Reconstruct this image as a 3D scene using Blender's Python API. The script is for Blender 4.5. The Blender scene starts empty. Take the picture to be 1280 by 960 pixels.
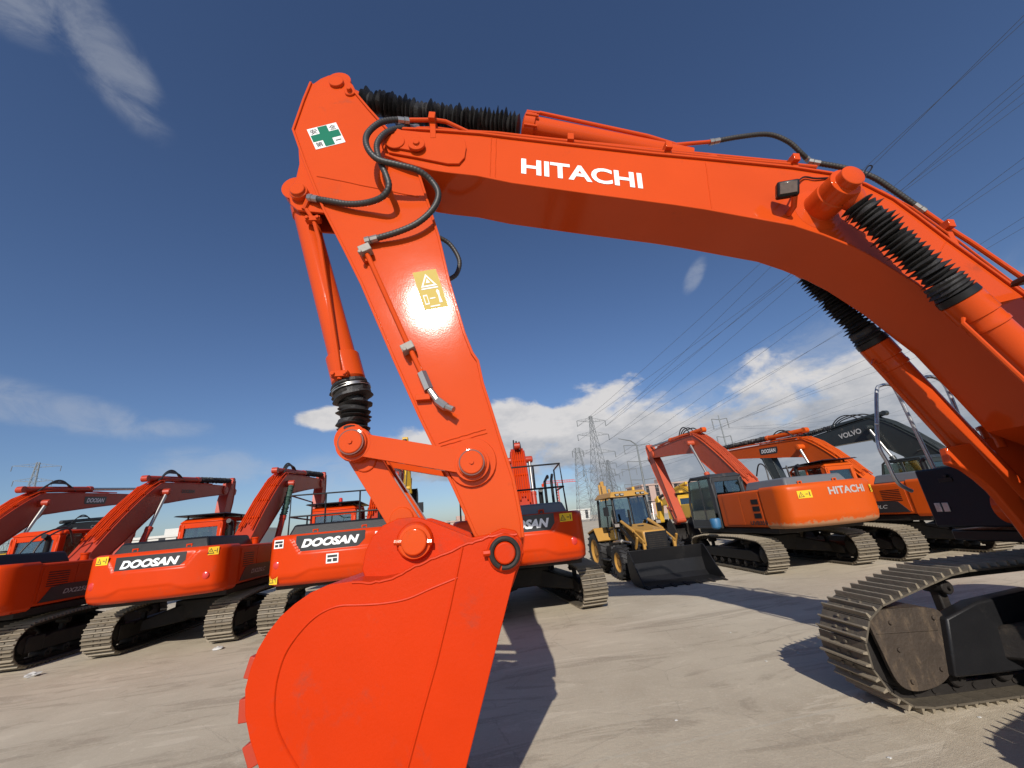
import bpy, bmesh, math, random
from mathutils import Vector, Matrix
R = math.radians
C = bpy.context.scene.collection
random.seed(7)

# ------------------------------------------------------------------ camera
FPX, PITCH, ROLL, CAMH = 500.0, 19.0, 5.5, 2.05
F = Vector((0, math.cos(R(PITCH)), math.sin(R(PITCH))))
R0 = Vector((1, 0, 0)); U0 = R0.cross(F)
RT = math.cos(R(ROLL)) * R0 - math.sin(R(ROLL)) * U0
UP = math.cos(R(ROLL)) * U0 + math.sin(R(ROLL)) * R0
EYE = Vector((0, 0, CAMH))
cam = bpy.data.cameras.new('camera'); co = bpy.data.objects.new('camera', cam); C.objects.link(co)
cam.sensor_width = 36; cam.lens = FPX / 1280 * 36; cam.clip_start = .05; cam.clip_end = 6000
co.matrix_world = Matrix(((RT.x, UP.x, -F.x, 0), (RT.y, UP.y, -F.y, 0), (RT.z, UP.z, -F.z, CAMH), (0, 0, 0, 1)))
bpy.context.scene.camera = co
def ray(px, py): return F + (px - 640) / FPX * RT - (py - 480) / FPX * UP

# ------------------------------------------------------------------ sun and sky
SUN_TRAVEL = Vector((.12, 1.70, -1)).normalized()
sd = -SUN_TRAVEL
sun_el = math.asin(sd.z); sun_rot = math.atan2(sd.x, sd.y)
sl = bpy.data.lights.new('sun', 'SUN'); so = bpy.data.objects.new('sun', sl); C.objects.link(so)
sl.energy = 4.7; sl.angle = R(.5); sl.color = (1, .94, .86)
so.rotation_euler = (-sd).to_track_quat('-Z', 'Y').to_euler(); so.location = (0, -20, 30)
scene = bpy.context.scene
scene.view_settings.view_transform = 'Standard'; scene.view_settings.look = 'None'
scene.view_settings.exposure = 0.0; scene.view_settings.gamma = 1
scene.view_settings.use_curve_mapping = False

class NT:
    def __init__(s, tree): s.t = tree; s.n = tree.nodes; s.l = tree.links
    def new(s, typ, **kw):
        n = s.n.new(typ)
        for k, v in kw.items(): setattr(n, k, v)
        return n
    def put(s, sock, v):
        if isinstance(v, bpy.types.NodeSocket): s.l.new(v, sock)
        elif v is not None: sock.default_value = v
    def math(s, op, a, b=None, c=None, clamp=False):
        n = s.new('ShaderNodeMath', operation=op, use_clamp=clamp)
        s.put(n.inputs[0], a)
        if b is not None: s.put(n.inputs[1], b)
        if c is not None: s.put(n.inputs[2], c)
        return n.outputs[0]
    def dot(s, a, v):
        n = s.new('ShaderNodeVectorMath', operation='DOT_PRODUCT'); s.put(n.inputs[0], a); n.inputs[1].default_value = v
        return n.outputs['Value']
    def mix(s, f, a, b):
        n = s.new('ShaderNodeMix', data_type='RGBA'); s.put(n.inputs[0], f); s.put(n.inputs[6], a); s.put(n.inputs[7], b)
        return n.outputs[2]
    def noise(s, vec, scale, detail=4, rough=.55, dist=0):
        n = s.new('ShaderNodeTexNoise'); s.put(n.inputs['Vector'], vec)
        n.inputs['Scale'].default_value = scale; n.inputs['Detail'].default_value = detail
        n.inputs['Roughness'].default_value = rough; n.inputs['Distortion'].default_value = dist
        return n.outputs['Fac']
    def step(s, v, lo, hi, t0=0., t1=1.):
        n = s.new('ShaderNodeMapRange', interpolation_type='SMOOTHSTEP'); s.put(n.inputs[0], v)
        n.inputs[1].default_value = lo; n.inputs[2].default_value = hi; n.inputs[3].default_value = t0; n.inputs[4].default_value = t1
        return n.outputs[0]
    def scalev(s, vec, sc):
        n = s.new('ShaderNodeMapping'); s.put(n.inputs['Vector'], vec); n.inputs['Scale'].default_value = sc
        return n.outputs[0]

w = bpy.data.worlds.new('World'); scene.world = w; w.use_nodes = True
T = NT(w.node_tree); T.n.clear()
sky = T.new('ShaderNodeTexSky', sky_type='NISHITA'); sky.sun_disc = False
sky.sun_elevation = sun_el; sky.sun_rotation = sun_rot; sky.air_density = 1.0; sky.dust_density = .6; sky.ozone_density = 2.2
D = T.new('ShaderNodeTexCoord').outputs['Generated']
# clouds live in the sky by direction: low cumulus bank, thin sheet on the right, a few wisps
def cloud_mask(px, py, wx, wy, tilt=0):
    d = ray(px, py).normalized()
    h = Vector((0, 0, 1)); t1 = d.cross(h).normalized(); t2 = t1.cross(d)
    a = R(tilt); u = math.cos(a) * t1 + math.sin(a) * t2; v = -math.sin(a) * t1 + math.cos(a) * t2
    A = T.math('DIVIDE', T.dot(D, u), wx); B = T.math('DIVIDE', T.dot(D, v), wy)
    q = T.math('ADD', T.math('MULTIPLY', A, A), T.math('MULTIPLY', B, B))
    m = T.math('SUBTRACT', 1.0, q, clamp=True)
    front = T.math('GREATER_THAN', T.dot(D, d), 0.0)
    return T.math('MULTIPLY', m, front)
def vsum(ms):
    s = ms[0]
    for m in ms[1:]: s = T.math('MAXIMUM', s, m)
    return s
cum = vsum([cloud_mask(560, 560, .22, .085), cloud_mask(650, 545, .2, .11), cloud_mask(760, 540, .25, .15), cloud_mask(840, 580, .34, .19),
            cloud_mask(415, 523, .09, .04), cloud_mask(1010, 570, .40, .24), cloud_mask(1180, 490, .26, .15)])
nz1 = T.noise(T.scalev(D, (1, 1, 1.6)), 6.5, 9, .58, .2)
cumd = T.step(T.math('ADD', T.math('MULTIPLY', nz1, 1.7), T.math('MULTIPLY', cum, .75)), 1.10, 1.38)
thin = vsum([cloud_mask(25, 0, .10, .06, 30), cloud_mask(130, 65, .14, .055, -40), cloud_mask(70, 512, .19, .045, -8), cloud_mask(868, 345, .05, .022, 50),
             cloud_mask(215, 534, .08, .025), cloud_mask(270, 585, .16, .05), cloud_mask(480, 590, .3, .07), cloud_mask(1000, 480, .40, .13, 18), cloud_mask(830, 540, .5, .14)])
nz2 = T.noise(T.scalev(D, (1, 1, 1.8)), 11.0, 10, .66, .5)
thind = T.math('MULTIPLY', T.step(T.math('ADD', nz2, T.math('MULTIPLY', thin, .30)), .48, .95), T.step(thin, 0, .8))
sep = T.new('ShaderNodeSeparateXYZ'); T.l.new(D, sep.inputs[0])
nz3 = T.noise(T.scalev(D, (1, 1, 2.2)), 9, 8, .62)
lit = T.math('ADD', T.step(sep.outputs[2], .06, .26), T.math('MULTIPLY', T.math('SUBTRACT', nz3, .5), 2.0), clamp=True)
ccol = T.mix(lit, (3.9, 4.25, 4.9, 1), (9.2, 8.9, 8.7, 1))
skyc = sky.outputs[0]
hsv = T.new('ShaderNodeHueSaturation'); hsv.inputs['Saturation'].default_value = 1.0
tint = T.new('ShaderNodeVectorMath', operation='MULTIPLY'); T.l.new(skyc, tint.inputs[0]); tint.inputs[1].default_value = (.86, .97, 1.20); T.l.new(tint.outputs[0], hsv.inputs['Color'])
c1 = T.mix(T.math('MULTIPLY', thind, .33), hsv.outputs[0], (6.6, 6.9, 7.4, 1))
cumd = T.math('MULTIPLY', cumd, T.step(cum, 0, .12))
c2 = T.mix(T.math('MULTIPLY', cumd, .93), c1, ccol)
bg = T.new('ShaderNodeBackground'); T.l.new(c2, bg.inputs[0]); bg.inputs[1].default_value = .078
T.l.new(bg.outputs[0], T.new('ShaderNodeOutputWorld').inputs[0])

# ------------------------------------------------------------------ materials
def mat(name, col, rough=.5, metal=0., var=.12, vscale=3., bump=.0, bscale=40., coat=0., dirt=0., dirtcol=(.23, .18, .13, 1), dirtscale=1.5, spec=.5, streak=False, lowdirt=None, scuff=None, rvar=.16):
    m = bpy.data.materials.new(name); m.use_nodes = True
    t = NT(m.node_tree); b = t.n['Principled BSDF']
    P = t.new('ShaderNodeTexCoord').outputs['Object']
    base = (*col, 1)
    n = t.noise(P, vscale, 5, .6)
    dark = tuple(max(0, c * (1 - var)) for c in col) + (1,); lite = tuple(min(1, c * (1 + var)) for c in col) + (1,)
    c = t.mix(n, dark, lite)
    rsock = t.math('ADD', rough - rvar / 2, t.math('MULTIPLY', t.noise(P, vscale * 3, 6, .65), rvar))
    if dirt:
        dn = t.noise(t.scalev(P, (1, 1, .35) if streak else (1, 1, 1)), dirtscale * (3 if streak else 1), 9, .72, .3)
        df = t.step(dn, .62 - dirt * .3, .85 - dirt * .25)
        if lowdirt:
            sx = t.new('ShaderNodeSeparateXYZ'); t.l.new(P, sx.inputs[0])
            low = t.step(t.math('ADD', sx.outputs[2], t.math('MULTIPLY', t.noise(P, 7, 9, .75), .45)), lowdirt[0], lowdirt[1], 1, 0)
            df = t.math('MAXIMUM', df, low)
        c = t.mix(t.math('MULTIPLY', df, .75 if dirt < .9 else .95), c, dirtcol)
        rsock = t.math('ADD', rsock, t.math('MULTIPLY', df, .3), clamp=True)
    if scuff:
        sn = t.math('MULTIPLY', t.step(t.noise(t.scalev(P, (1, 1, .6)), 6, 9, .78, .4), scuff[0], scuff[0] + .03), t.step(t.noise(P, 1.3, 3, .5), .48, .6))
        c = t.mix(t.math('MULTIPLY', sn, .8), c, scuff[1]); rsock = t.math('ADD', rsock, t.math('MULTIPLY', sn, .25), clamp=True)
    t.put(b.inputs['Base Color'], c); t.put(b.inputs['Roughness'], rsock)
    b.inputs['Metallic'].default_value = metal; b.inputs['Coat Weight'].default_value = coat; b.inputs['Coat Roughness'].default_value = .12
    b.inputs['Specular IOR Level'].default_value = spec
    if bump:
        bp = t.new('ShaderNodeBump'); bp.inputs['Strength'].default_value = bump; bp.inputs['Distance'].default_value = .01
        t.put(bp.inputs['Height'], t.math('ADD', t.noise(P, bscale, 4, .6), t.math('MULTIPLY', t.noise(P, bscale * .07, 3, .5), 2.5)))
        t.l.new(bp.outputs[0], b.inputs['Normal'])
    return m
M = {}
M['orange'] = mat('fresh_orange_paint', (.555, .066, .011), .095, var=.09, vscale=1.3, rvar=.03, bump=.03, bscale=70, spec=.20, scuff=(.70, (.35, .10, .05, 1)), dirt=.08, dirtcol=(.20, .05, .02, 1), dirtscale=2.2)
M['bucketpaint'] = mat('orange_bucket_paint', (.515, .030, .0005), .46, var=.12, vscale=1.6, bump=.12, bscale=45, spec=.16, scuff=(.635, (.36, .17, .10, 1)), dirt=.30, dirtcol=(.22, .05, .03, 1), dirtscale=2.6)
M['red'] = mat('red_orange_paint', (.56, .042, .003), .32, var=.10, vscale=1.5, bump=.08, bscale=30, spec=.20, dirt=.16, dirtcol=(.22, .07, .04, 1), dirtscale=1.4)
M['redboom'] = mat('faded_red_boom_paint', (.40, .036, .012), .46, var=.12, vscale=2, bump=.08, dirt=.22, dirtcol=(.16, .06, .04, 1))
M['hit'] = mat('faded_orange_paint', (.58, .085, .008), .42, var=.10, vscale=1.2, bump=.1, spec=.22, dirt=.15, dirtcol=(.30, .10, .05, 1), dirtscale=1.3)
M['hitcw'] = mat('mud_stained_orange_paint', (.57, .082, .006), .38, var=.06, vscale=1.2, bump=.1, spec=.25, dirt=.10, dirtcol=(.36, .24, .13, 1), dirtscale=3, lowdirt=(1.53, 1.60))
M['hitboom'] = mat('weathered_orange_paint', (.46, .068, .022), .5, var=.16, vscale=2, bump=.1, dirt=.28, dirtcol=(.17, .07, .05, 1))
M['steel'] = mat('worn_track_steel', (.125, .105, .078), .62, .35, var=.30, vscale=9, bump=.5, bscale=35, dirt=.45, dirtcol=(.20, .165, .11, 1), dirtscale=4)
M['darksteel'] = mat('dark_greasy_steel', (.022, .019, .017), .6, .1, spec=.3, var=.35, vscale=6, bump=.4, bscale=25, dirt=.4, dirtcol=(.075, .058, .04, 1), dirtscale=3)
M['muddy'] = mat('muddy_brown_steel', (.045, .032, .022), .7, .0, var=.4, vscale=5, bump=.9, bscale=22, dirt=.45, dirtcol=(.15, .105, .062, 1), dirtscale=3.0, streak=True)
M['black'] = mat('matte_black_paint', (.012, .012, .013), .40, var=.3, vscale=4, bump=.1, dirt=.12, dirtcol=(.05, .045, .04, 1), spec=.3)
M['navy'] = mat('dark_blue_grey_paint', (.006, .008, .016), .45, spec=.25, var=.15, vscale=2, bump=.12, bscale=60, dirt=.12, dirtcol=(.05, .05, .055, 1))
M['rubber'] = mat('black_rubber', (.020, .019, .019), .55, var=.4, vscale=20, bump=.4, bscale=50, dirt=.2, dirtcol=(.085, .075, .065, 1), dirtscale=6)
M['hose'] = mat('spiral_guard_hose', (.03, .028, .026), .5, var=.3, vscale=20)
M['chrome'] = mat('zinc_fitting', (.42, .40, .37), .38, .85, var=.1, vscale=30)
M['galv'] = mat('galvanised_rail_steel', (.48, .49, .50), .38, .75, var=.4, vscale=14, bump=.2, dirt=.3, dirtcol=(.2, .19, .18, 1), dirtscale=8)
M['grey'] = mat('grey_cab_paint', (.030, .032, .034), .45, var=.15, vscale=3, dirt=.15)
M['greyhood'] = mat('grey_hood_paint', (.13, .135, .14), .35, var=.12, vscale=2, dirt=.12)
M['yellow'] = mat('loader_yellow_paint', (.44, .235, .05), .45, var=.12, vscale=3, dirt=.25, dirtcol=(.25, .17, .08, 1))
M['yell2'] = mat('yellow_machine_paint', (.62, .36, .03), .5, var=.15, vscale=2, dirt=.2)
M['volvo'] = mat('dark_green_grey_paint', (.026, .032, .032), .4, var=.15, vscale=2, dirt=.1)
M['white'] = mat('white_lettering', (.85, .85, .84), .5, var=.02)
M['silver'] = mat('faded_silver_lettering', (.42, .40, .38), .5, var=.3, vscale=14, dirt=.3, dirtcol=(.55, .2, .08, 1), dirtscale=12)
M['offwhite'] = mat('grey_white_lettering', (.50, .49, .46), .5, var=.1)
M['plate'] = mat('black_name_plate', (.03, .03, .032), .35, var=.1)
M['stick_y'] = mat('yellow_sticker', (.80, .52, .04), .8, spec=.05, var=.04)
M['stick_g'] = mat('gold_sticker', (.52, .40, .12), .75, var=.06, spec=.1)
M['stick_w'] = mat('white_sticker', (.78, .78, .76), .8, spec=.05, var=.03)
M['green'] = mat('green_sticker', (.02, .16, .10), .8, spec=.05, var=.05)
M['redlens'] = mat('red_reflector', (.55, .03, .02), .25, var=.05, coat=.5)
M['lens'] = mat('lamp_glass', (.55, .50, .45), .12, .6, var=.3, vscale=30)
M['lampglass'] = mat('dark_lamp_glass', (.10, .07, .06), .08, .0, var=.5, vscale=25, coat=.6)
M['edge'] = mat('dusty_track_edge', (.25, .21, .15), .6, .2, var=.35, vscale=12, bump=.3, dirt=.3, dirtcol=(.13, .10, .07, 1), dirtscale=6)
M['grease_shade'] = mat('grease_and_shade_paint', (.13, .022, .012), .5, var=.4, vscale=14)  # grease colour with the shade around the link pins painted in
M['clamp'] = mat('dull_zinc_clamp', (.30, .28, .25), .65, .2, var=.2, vscale=30, spec=.2)
M['blue'] = mat('blue_plastic', (.03, .13, .26), .5, var=.2)
M['greenrub'] = mat('green_boot_fabric', (.04, .09, .07), .6, var=.3, vscale=9)
M['pylon'] = mat('pylon_steel', (.17, .185, .19), .5, .3, var=.2)
M['wire'] = mat('power_wire', (.10, .11, .13), .6, var=.1)
M['wall'] = mat('pink_render_wall', (.42, .30, .25), .9, var=.1, vscale=.3)
M['whitetop'] = mat('pale_render_wall', (.55, .54, .50), .9, var=.08, vscale=.3)
M['trash'] = mat('crumpled_white_plastic', (.5, .49, .46), .5, var=.1)
def glassmat():
    m = bpy.data.materials.new('tinted_cab_glass'); m.use_nodes = True; t = NT(m.node_tree); t.n.clear()
    g = t.new('ShaderNodeBsdfGlossy'); g.inputs['Roughness'].default_value = .03; g.inputs['Color'].default_value = (.9, .95, .95, 1)
    tr = t.new('ShaderNodeBsdfTransparent'); tr.inputs['Color'].default_value = (.52, .60, .58, 1)
    lw = t.new('ShaderNodeLayerWeight'); lw.inputs['Blend'].default_value = .35
    mx = t.new('ShaderNodeMixShader'); t.l.new(t.math('ADD', t.math('MULTIPLY', lw.outputs['Fresnel'], .8), .10, clamp=True), mx.inputs[0])
    t.l.new(tr.outputs[0], mx.inputs[1]); t.l.new(g.outputs[0], mx.inputs[2]); t.l.new(mx.outputs[0], t.new('ShaderNodeOutputMaterial').inputs[0])
    return m
M['glass'] = glassmat()

# ------------------------------------------------------------------ mesh helpers
def lerp(a, b, t): return a + (b - a) * t
def crom(pts, n=6, closed=False):
    P = [Vector(p) for p in pts]; out = []
    k = len(P)
    for i in range(k - 1):
        p0 = P[max(i - 1, 0)]; p1 = P[i]; p2 = P[i + 1]; p3 = P[min(i + 2, k - 1)]
        for j in range(n):
            t = j / n
            out.append(.5 * ((2 * p1) + (p2 - p0) * t + (2 * p0 - 5 * p1 + 4 * p2 - p3) * t * t + (3 * p1 - p0 - 3 * p2 + p3) * t ** 3))
    out.append(P[-1]); return out
class MB:
    def __init__(s): s.v = []; s.f = []; s.m = []; s.mi = 0
    def add(s, vs, fs):
        k = len(s.v); s.v += [tuple(v) for v in vs]
        for f in fs: s.f.append([k + i for i in f]); s.m.append(s.mi)
        return s
    def box(s, c, d, rot=None):
        hx, hy, hz = d[0] / 2, d[1] / 2, d[2] / 2; c = Vector(c)
        vs = [Vector((x, y, z)) for z in (-hz, hz) for y in (-hy, hy) for x in (-hx, hx)]
        if rot is not None: vs = [rot @ v for v in vs]
        return s.add([c + v for v in vs], [(0, 2, 3, 1), (4, 5, 7, 6), (0, 1, 5, 4), (2, 6, 7, 3), (0, 4, 6, 2), (1, 3, 7, 5)])
    def bb(s, x0, x1, y0, y1, z0, z1): return s.box(((x0 + x1) / 2, (y0 + y1) / 2, (z0 + z1) / 2), (abs(x1 - x0), abs(y1 - y0), abs(z1 - z0)))
    def hexa(s, p):  # 8 corners, bottom 4 then top 4 (same winding)
        return s.add(p, [(3, 2, 1, 0), (4, 5, 6, 7), (0, 1, 5, 4), (1, 2, 6, 5), (2, 3, 7, 6), (3, 0, 4, 7)])
    def prism(s, poly, y0, y1, ax='y'):
        n = len(poly)
        if ax == 'y': a = [(x, y0, z) for x, z in poly]; b = [(x, y1, z) for x, z in poly]
        elif ax == 'x': a = [(y0, x, z) for x, z in poly]; b = [(y1, x, z) for x, z in poly]
        else: a = [(x, z, y0) for x, z in poly]; b = [(x, z, y1) for x, z in poly]
        return s.add(a + b, [list(range(n)), list(range(2 * n - 1, n - 1, -1))] + [(i, i + n, (i + 1) % n + n, (i + 1) % n) for i in range(n)])
    def tube(s, pts, r, seg=10, cap=True):
        P = [Vector(p) for p in pts]; n = len(P)
        rr = r if isinstance(r, (list, tuple)) else [r] * n
        t = (P[1] - P[0]).normalized(); u = t.orthogonal().normalized(); rings = []
        for i in range(n):
            a = P[min(i + 1, n - 1)] - P[max(i - 1, 0)]
            if a.length > 1e-9: t = a.normalized()
            u = (u - t * u.dot(t)).normalized(); v = t.cross(u)
            rings += [P[i] + rr[i] * (math.cos(2 * math.pi * k / seg) * u + math.sin(2 * math.pi * k / seg) * v) for k in range(seg)]
        fs = [(i * seg + k, i * seg + (k + 1) % seg, (i + 1) * seg + (k + 1) % seg, (i + 1) * seg + k) for i in range(n - 1) for k in range(seg)]
        if cap: fs += [list(range(seg))[::-1], [(n - 1) * seg + k for k in range(seg)]]
        return s.add(rings, fs)
    def cyl(s, a, b, r0, r1=None, seg=24): return s.tube([a, b], [r0, r0 if r1 is None else r1], seg)
    def lathe(s, a, b, prof, seg=24, cap=True):  # prof: list of (t along, radius)
        a = Vector(a); b = Vector(b); d = b - a; t = d.normalized(); u = t.orthogonal().normalized(); v = t.cross(u); rings = []
        for q, r in prof: rings += [a + d * q + r * (math.cos(2 * math.pi * k / seg) * u + math.sin(2 * math.pi * k / seg) * v) for k in range(seg)]
        n = len(prof)
        fs = [(i * seg + k, i * seg + (k + 1) % seg, (i + 1) * seg + (k + 1) % seg, (i + 1) * seg + k) for i in range(n - 1) for k in range(seg)]
        if cap: fs += [list(range(seg))[::-1], [(n - 1) * seg + k for k in range(seg)]]
        return s.add(rings, fs)
    def bellows(s, a, b, r0, r1, n, seg=22, jit=.012, sag=0.):
        a = Vector(a); b = Vector(b); d = b - a; L = d.length; t = d.normalized(); u = t.orthogonal().normalized(); v = t.cross(u); rings = []
        rg = random.Random(int(L * 1000) + n); cnt = 0
        for i in range(2 * n + 1):
            q = i / (2 * n); r = (r1 if i % 2 else r0) * (1 + rg.uniform(-.08, .08)); off = u * rg.uniform(-jit, jit) + v * rg.uniform(-jit, jit)
            off += Vector((0, 0, -sag * math.sin(math.pi * q)))
            til = rg.uniform(-.25, .25) * L / n; ph = rg.uniform(0, 6.28)
            for k in range(seg):
                an = 2 * math.pi * k / seg; w_ = 1 + (.05 * math.sin(5 * an + ph) if i % 2 else 0)
                rings.append(a + d * q + off + t * til * math.cos(an + ph) + r * w_ * (math.cos(an) * u + math.sin(an) * v))
            cnt += 1
        fs = [(i * seg + k, i * seg + (k + 1) % seg, (i + 1) * seg + (k + 1) % seg, (i + 1) * seg + k) for i in range(cnt - 1) for k in range(seg)]
        fs += [list(range(seg))[::-1], [(cnt - 1) * seg + k for k in range(seg)]]
        return s.add(rings, fs)
    def mesh(s, name, mats, smooth=35):
        me = bpy.data.meshes.new(name); me.from_pydata(s.v, [], s.f); me.update()
        bm = bmesh.new(); bm.from_mesh(me); bmesh.ops.recalc_face_normals(bm, faces=bm.faces); bm.to_mesh(me); bm.free()
        for m_ in (mats if isinstance(mats, (list, tuple)) else [mats]): me.materials.append(m_)
        me.polygons.foreach_set('material_index', s.m)
        if smooth:
            me.polygons.foreach_set('use_smooth', [True] * len(me.polygons)); me.set_sharp_from_angle(angle=R(smooth))
        return me
    def build(s, name, mats, parent=None, bevel=0, smooth=35, yaw=0, seg=2):
        return link(name, s.mesh(name, mats, smooth), parent, bevel, yaw, seg)
def link(name, me, parent=None, bevel=0, yaw=0, seg=2):
    o = bpy.data.objects.new(name, me); C.objects.link(o)
    if parent: o.parent = parent
    if yaw: o.rotation_euler.z = yaw
    if bevel:
        b = o.modifiers.new('bevel', 'BEVEL'); b.width = bevel; b.segments = seg; b.limit_method = 'ANGLE'; b.angle_limit = R(40)
        b.harden_normals = False
    return o
def empty(name, loc, rz, label, cat, group=None):
    o = bpy.data.objects.new(name, None); C.objects.link(o); o.location = loc; o.rotation_euler = (0, 0, rz); o.empty_display_size = .3
    return tag(o, label, cat, group)
def tag(o, label=None, cat=None, group=None, kind=None):
    if label: o['label'] = label
    if cat: o['category'] = cat
    if group: o['group'] = group
    if kind: o['kind'] = kind
    return o
_tc = {}
def text(name, body, center, ex, ey, height, width, m, parent, shear=0., bold=.02, yaw=0, thick=.0015, conf=None):
    key = (body, shear, bold)
    if key not in _tc:
        cu = bpy.data.curves.new('t', 'FONT'); cu.body = body; cu.shear = shear; cu.offset = bold; cu.extrude = .0
        cu.align_x = 'CENTER'; cu.resolution_u = 4
        to = bpy.data.objects.new('t', cu); C.objects.link(to)
        dg = bpy.context.evaluated_depsgraph_get(); me = bpy.data.meshes.new_from_object(to.evaluated_get(dg))
        bpy.data.objects.remove(to); _tc[key] = ([v.co.copy() for v in me.vertices], [list(p.vertices) for p in me.polygons])
        bpy.data.meshes.remove(me)
    vs, fs = _tc[key]
    x0 = min(v.x for v in vs); x1 = max(v.x for v in vs); y0 = min(v.y for v in vs); y1 = max(v.y for v in vs)
    c = Vector(center); ex = Vector(ex).normalized(); ey = Vector(ey).normalized(); nz = ex.cross(ey)
    def P(v):
        p = c + ex * ((v.x - (x0 + x1) / 2) / (x1 - x0) * width) + ey * ((v.y - (y0 + y1) / 2) / (y1 - y0) * height) + nz * thick
        return conf(p) if conf else p
    b = MB(); b.add([P(v) for v in vs], fs)
    me = bpy.data.meshes.new(name); me.from_pydata(b.v, [], b.f); me.update(); me.materials.append(m)
    return link(name, me, parent, 0, yaw)
def decal(b, c, ex, ey, poly, off):
    c = Vector(c); ex = Vector(ex); ey = Vector(ey); n = ex.normalized().cross(ey.normalized())
    b.add([c + ex * x + ey * y + n * off for x, y in poly], [list(range(len(poly)))])
def warn_sticker(name, c, ex, ey, wd, ht, parent, yaw=0, base='stick_y', style=0):
    ex = Vector(ex).normalized() * wd / 2; ey = Vector(ey).normalized() * ht / 2; b = MB()
    decal(b, c, ex, ey, [(-1, -1), (1, -1), (1, 1), (-1, 1)], .003); b.mi = 1
    def tri(cx, cy, s, k): return [(cx - s * k, cy - s), (cx + s * k, cy - s), (cx, cy + s)]
    k = ht / wd
    if style == 0:
        decal(b, c, ex, ey, tri(-.5, 0, .72, k * 1.1), .005)
        for q in ((.12, -.1, .3, .12), (.35, -.12, .5, .1), (.62, -.6, .75, .6)):
            decal(b, c, ex, ey, [(q[0], q[1]), (q[2], q[1]), (q[2], q[3]), (q[0], q[3])], .005)
        b.mi = 0; decal(b, c, ex, ey, tri(-.5, -.06, .48, k * 1.1), .007); b.mi = 1
        decal(b, c, ex, ey, tri(-.5, -.1, .2, k * .8), .009)
    elif style == 1:   # tall gold sticker with white prints
        decal(b, c, ex, ey, tri(0, .48, .34, k * 1.05), .005)
        decal(b, c, ex, ey, [(-.7, .02), (.7, .02), (.7, .09), (-.7, .09)], .005)
        decal(b, c, ex, ey, [(-.75, -.75), (-.4, -.75), (-.4, -.25), (-.75, -.25)], .005)
        decal(b, c, ex, ey, [(-.25, -.5), (.2, -.5), (.2, -.44), (-.25, -.44)], .005)
        decal(b, c, ex, ey, [(.42, -.75), (.68, -.75), (.62, -.4), (.68, -.15), (.55, -.05), (.42, -.15), (.48, -.4)], .005)
        decal(b, c, ex, ey, [(-.4, -.9), (.4, -.9), (.4, -.84), (-.4, -.84)], .005)
        b.mi = 0; decal(b, c, ex, ey, tri(0, .45, .22, k * 1.05), .007)
        decal(b, c, ex, ey, [(-.68, -.68), (-.46, -.68), (-.46, -.32), (-.68, -.32)], .007); b.mi = 1
        decal(b, c, ex, ey, tri(0, .44, .12, k * .8), .009)
    else:
        for q in ((-.8, -.7, -.1, -.1), (.1, -.7, .8, 0), (-.8, .2, .8, .7)):
            decal(b, c, ex, ey, [(q[0], q[1]), (q[2], q[1]), (q[2], q[3]), (q[0], q[3])], .005)
    return b.build(name, [M[base], M['stick_w'] if style == 1 else M['plate']], parent, 0, 0, yaw)

# ------------------------------------------------------------------ ground
gm = bpy.data.materials.new('concrete_yard'); gm.use_nodes = True; t = NT(gm.node_tree); b = t.n['Principled BSDF']
P = t.new('ShaderNodeTexCoord').outputs['Object']
Pr = t.new('ShaderNodeMapping'); t.l.new(P, Pr.inputs[0]); Pr.inputs['Rotation'].default_value = (0, 0, R(-11)); Pr = Pr.outputs[0]
n1 = t.noise(P, .35, 6, .6, .4); n2 = t.noise(P, 2.2, 8, .7, .6); n3 = t.noise(P, 28, 6, .7); n4 = t.noise(t.scalev(Pr, (.35, 1.6, 1)), 1.1, 9, .68, 1.2)
c = t.mix(t.step(n1, .3, .7), (.43, .362, .262, 1), (.56, .485, .36, 1))
c = t.mix(t.math('MULTIPLY', t.step(n2, .42, .75), .55), c, (.56, .485, .36, 1))
c = t.mix(t.math('MULTIPLY', t.step(n4, .53, .60), .40), c, (.25, .20, .142, 1))
c = t.mix(t.math('MULTIPLY', t.step(n4, .40, .375), .55), c, (.62, .54, .41, 1))
c = t.mix(t.math('MULTIPLY', t.step(t.noise(t.scalev(Pr, (.5, 1.5, 1)), 1.7, 7, .6, .8), .70, .735), .75), c, (.10, .08, .06, 1))
c = t.mix(t.math('MULTIPLY', t.step(n3, .48, .66), .34), c, (.62, .54, .41, 1))
# slab joints: pale filled lines every 5 m (one way) and 6 m (the other)
sp = t.new('ShaderNodeSeparateXYZ'); t.l.new(Pr, sp.inputs[0])
wob = t.math('MULTIPLY', t.math('SUBTRACT', t.noise(P, 3.5, 6, .7), .5), .10)
def joint(sock, off, period, width):
    q = t.math('ADD', t.math('ADD', sock, wob), off); f = t.math('ABSOLUTE', t.math('SUBTRACT', t.math('FRACT', t.math('DIVIDE', q, period)), .5))
    return t.step(f, 0.0, width / period, 1, 0)
JY = joint(sp.outputs[1], -4.28 + 2.5, 5., .028); JX = joint(sp.outputs[0], 1.1, 6., .022)
J = t.math('MAXIMUM', JY, t.math('MULTIPLY', JX, .35))
c = t.mix(t.math('MULTIPLY', J, t.step(n2, .25, .6, .25, .8)), c, (.50, .45, .35, 1))
c = t.mix(t.math('MULTIPLY', t.step(t.noise(P, 60, 5, .75), .60, .68), .5), c, (.16, .13, .10, 1))
c = t.mix(t.math('MULTIPLY', t.step(t.noise(P, 1.3, 10, .75, .2), .60, .615), .30), c, (.68, .60, .46, 1))
vo = t.new('ShaderNodeTexVoronoi', feature='DISTANCE_TO_EDGE'); t.l.new(t.scalev(P, (1, 1.3, 1)), vo.inputs['Vector']); vo.inputs['Scale'].default_value = .55
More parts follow.
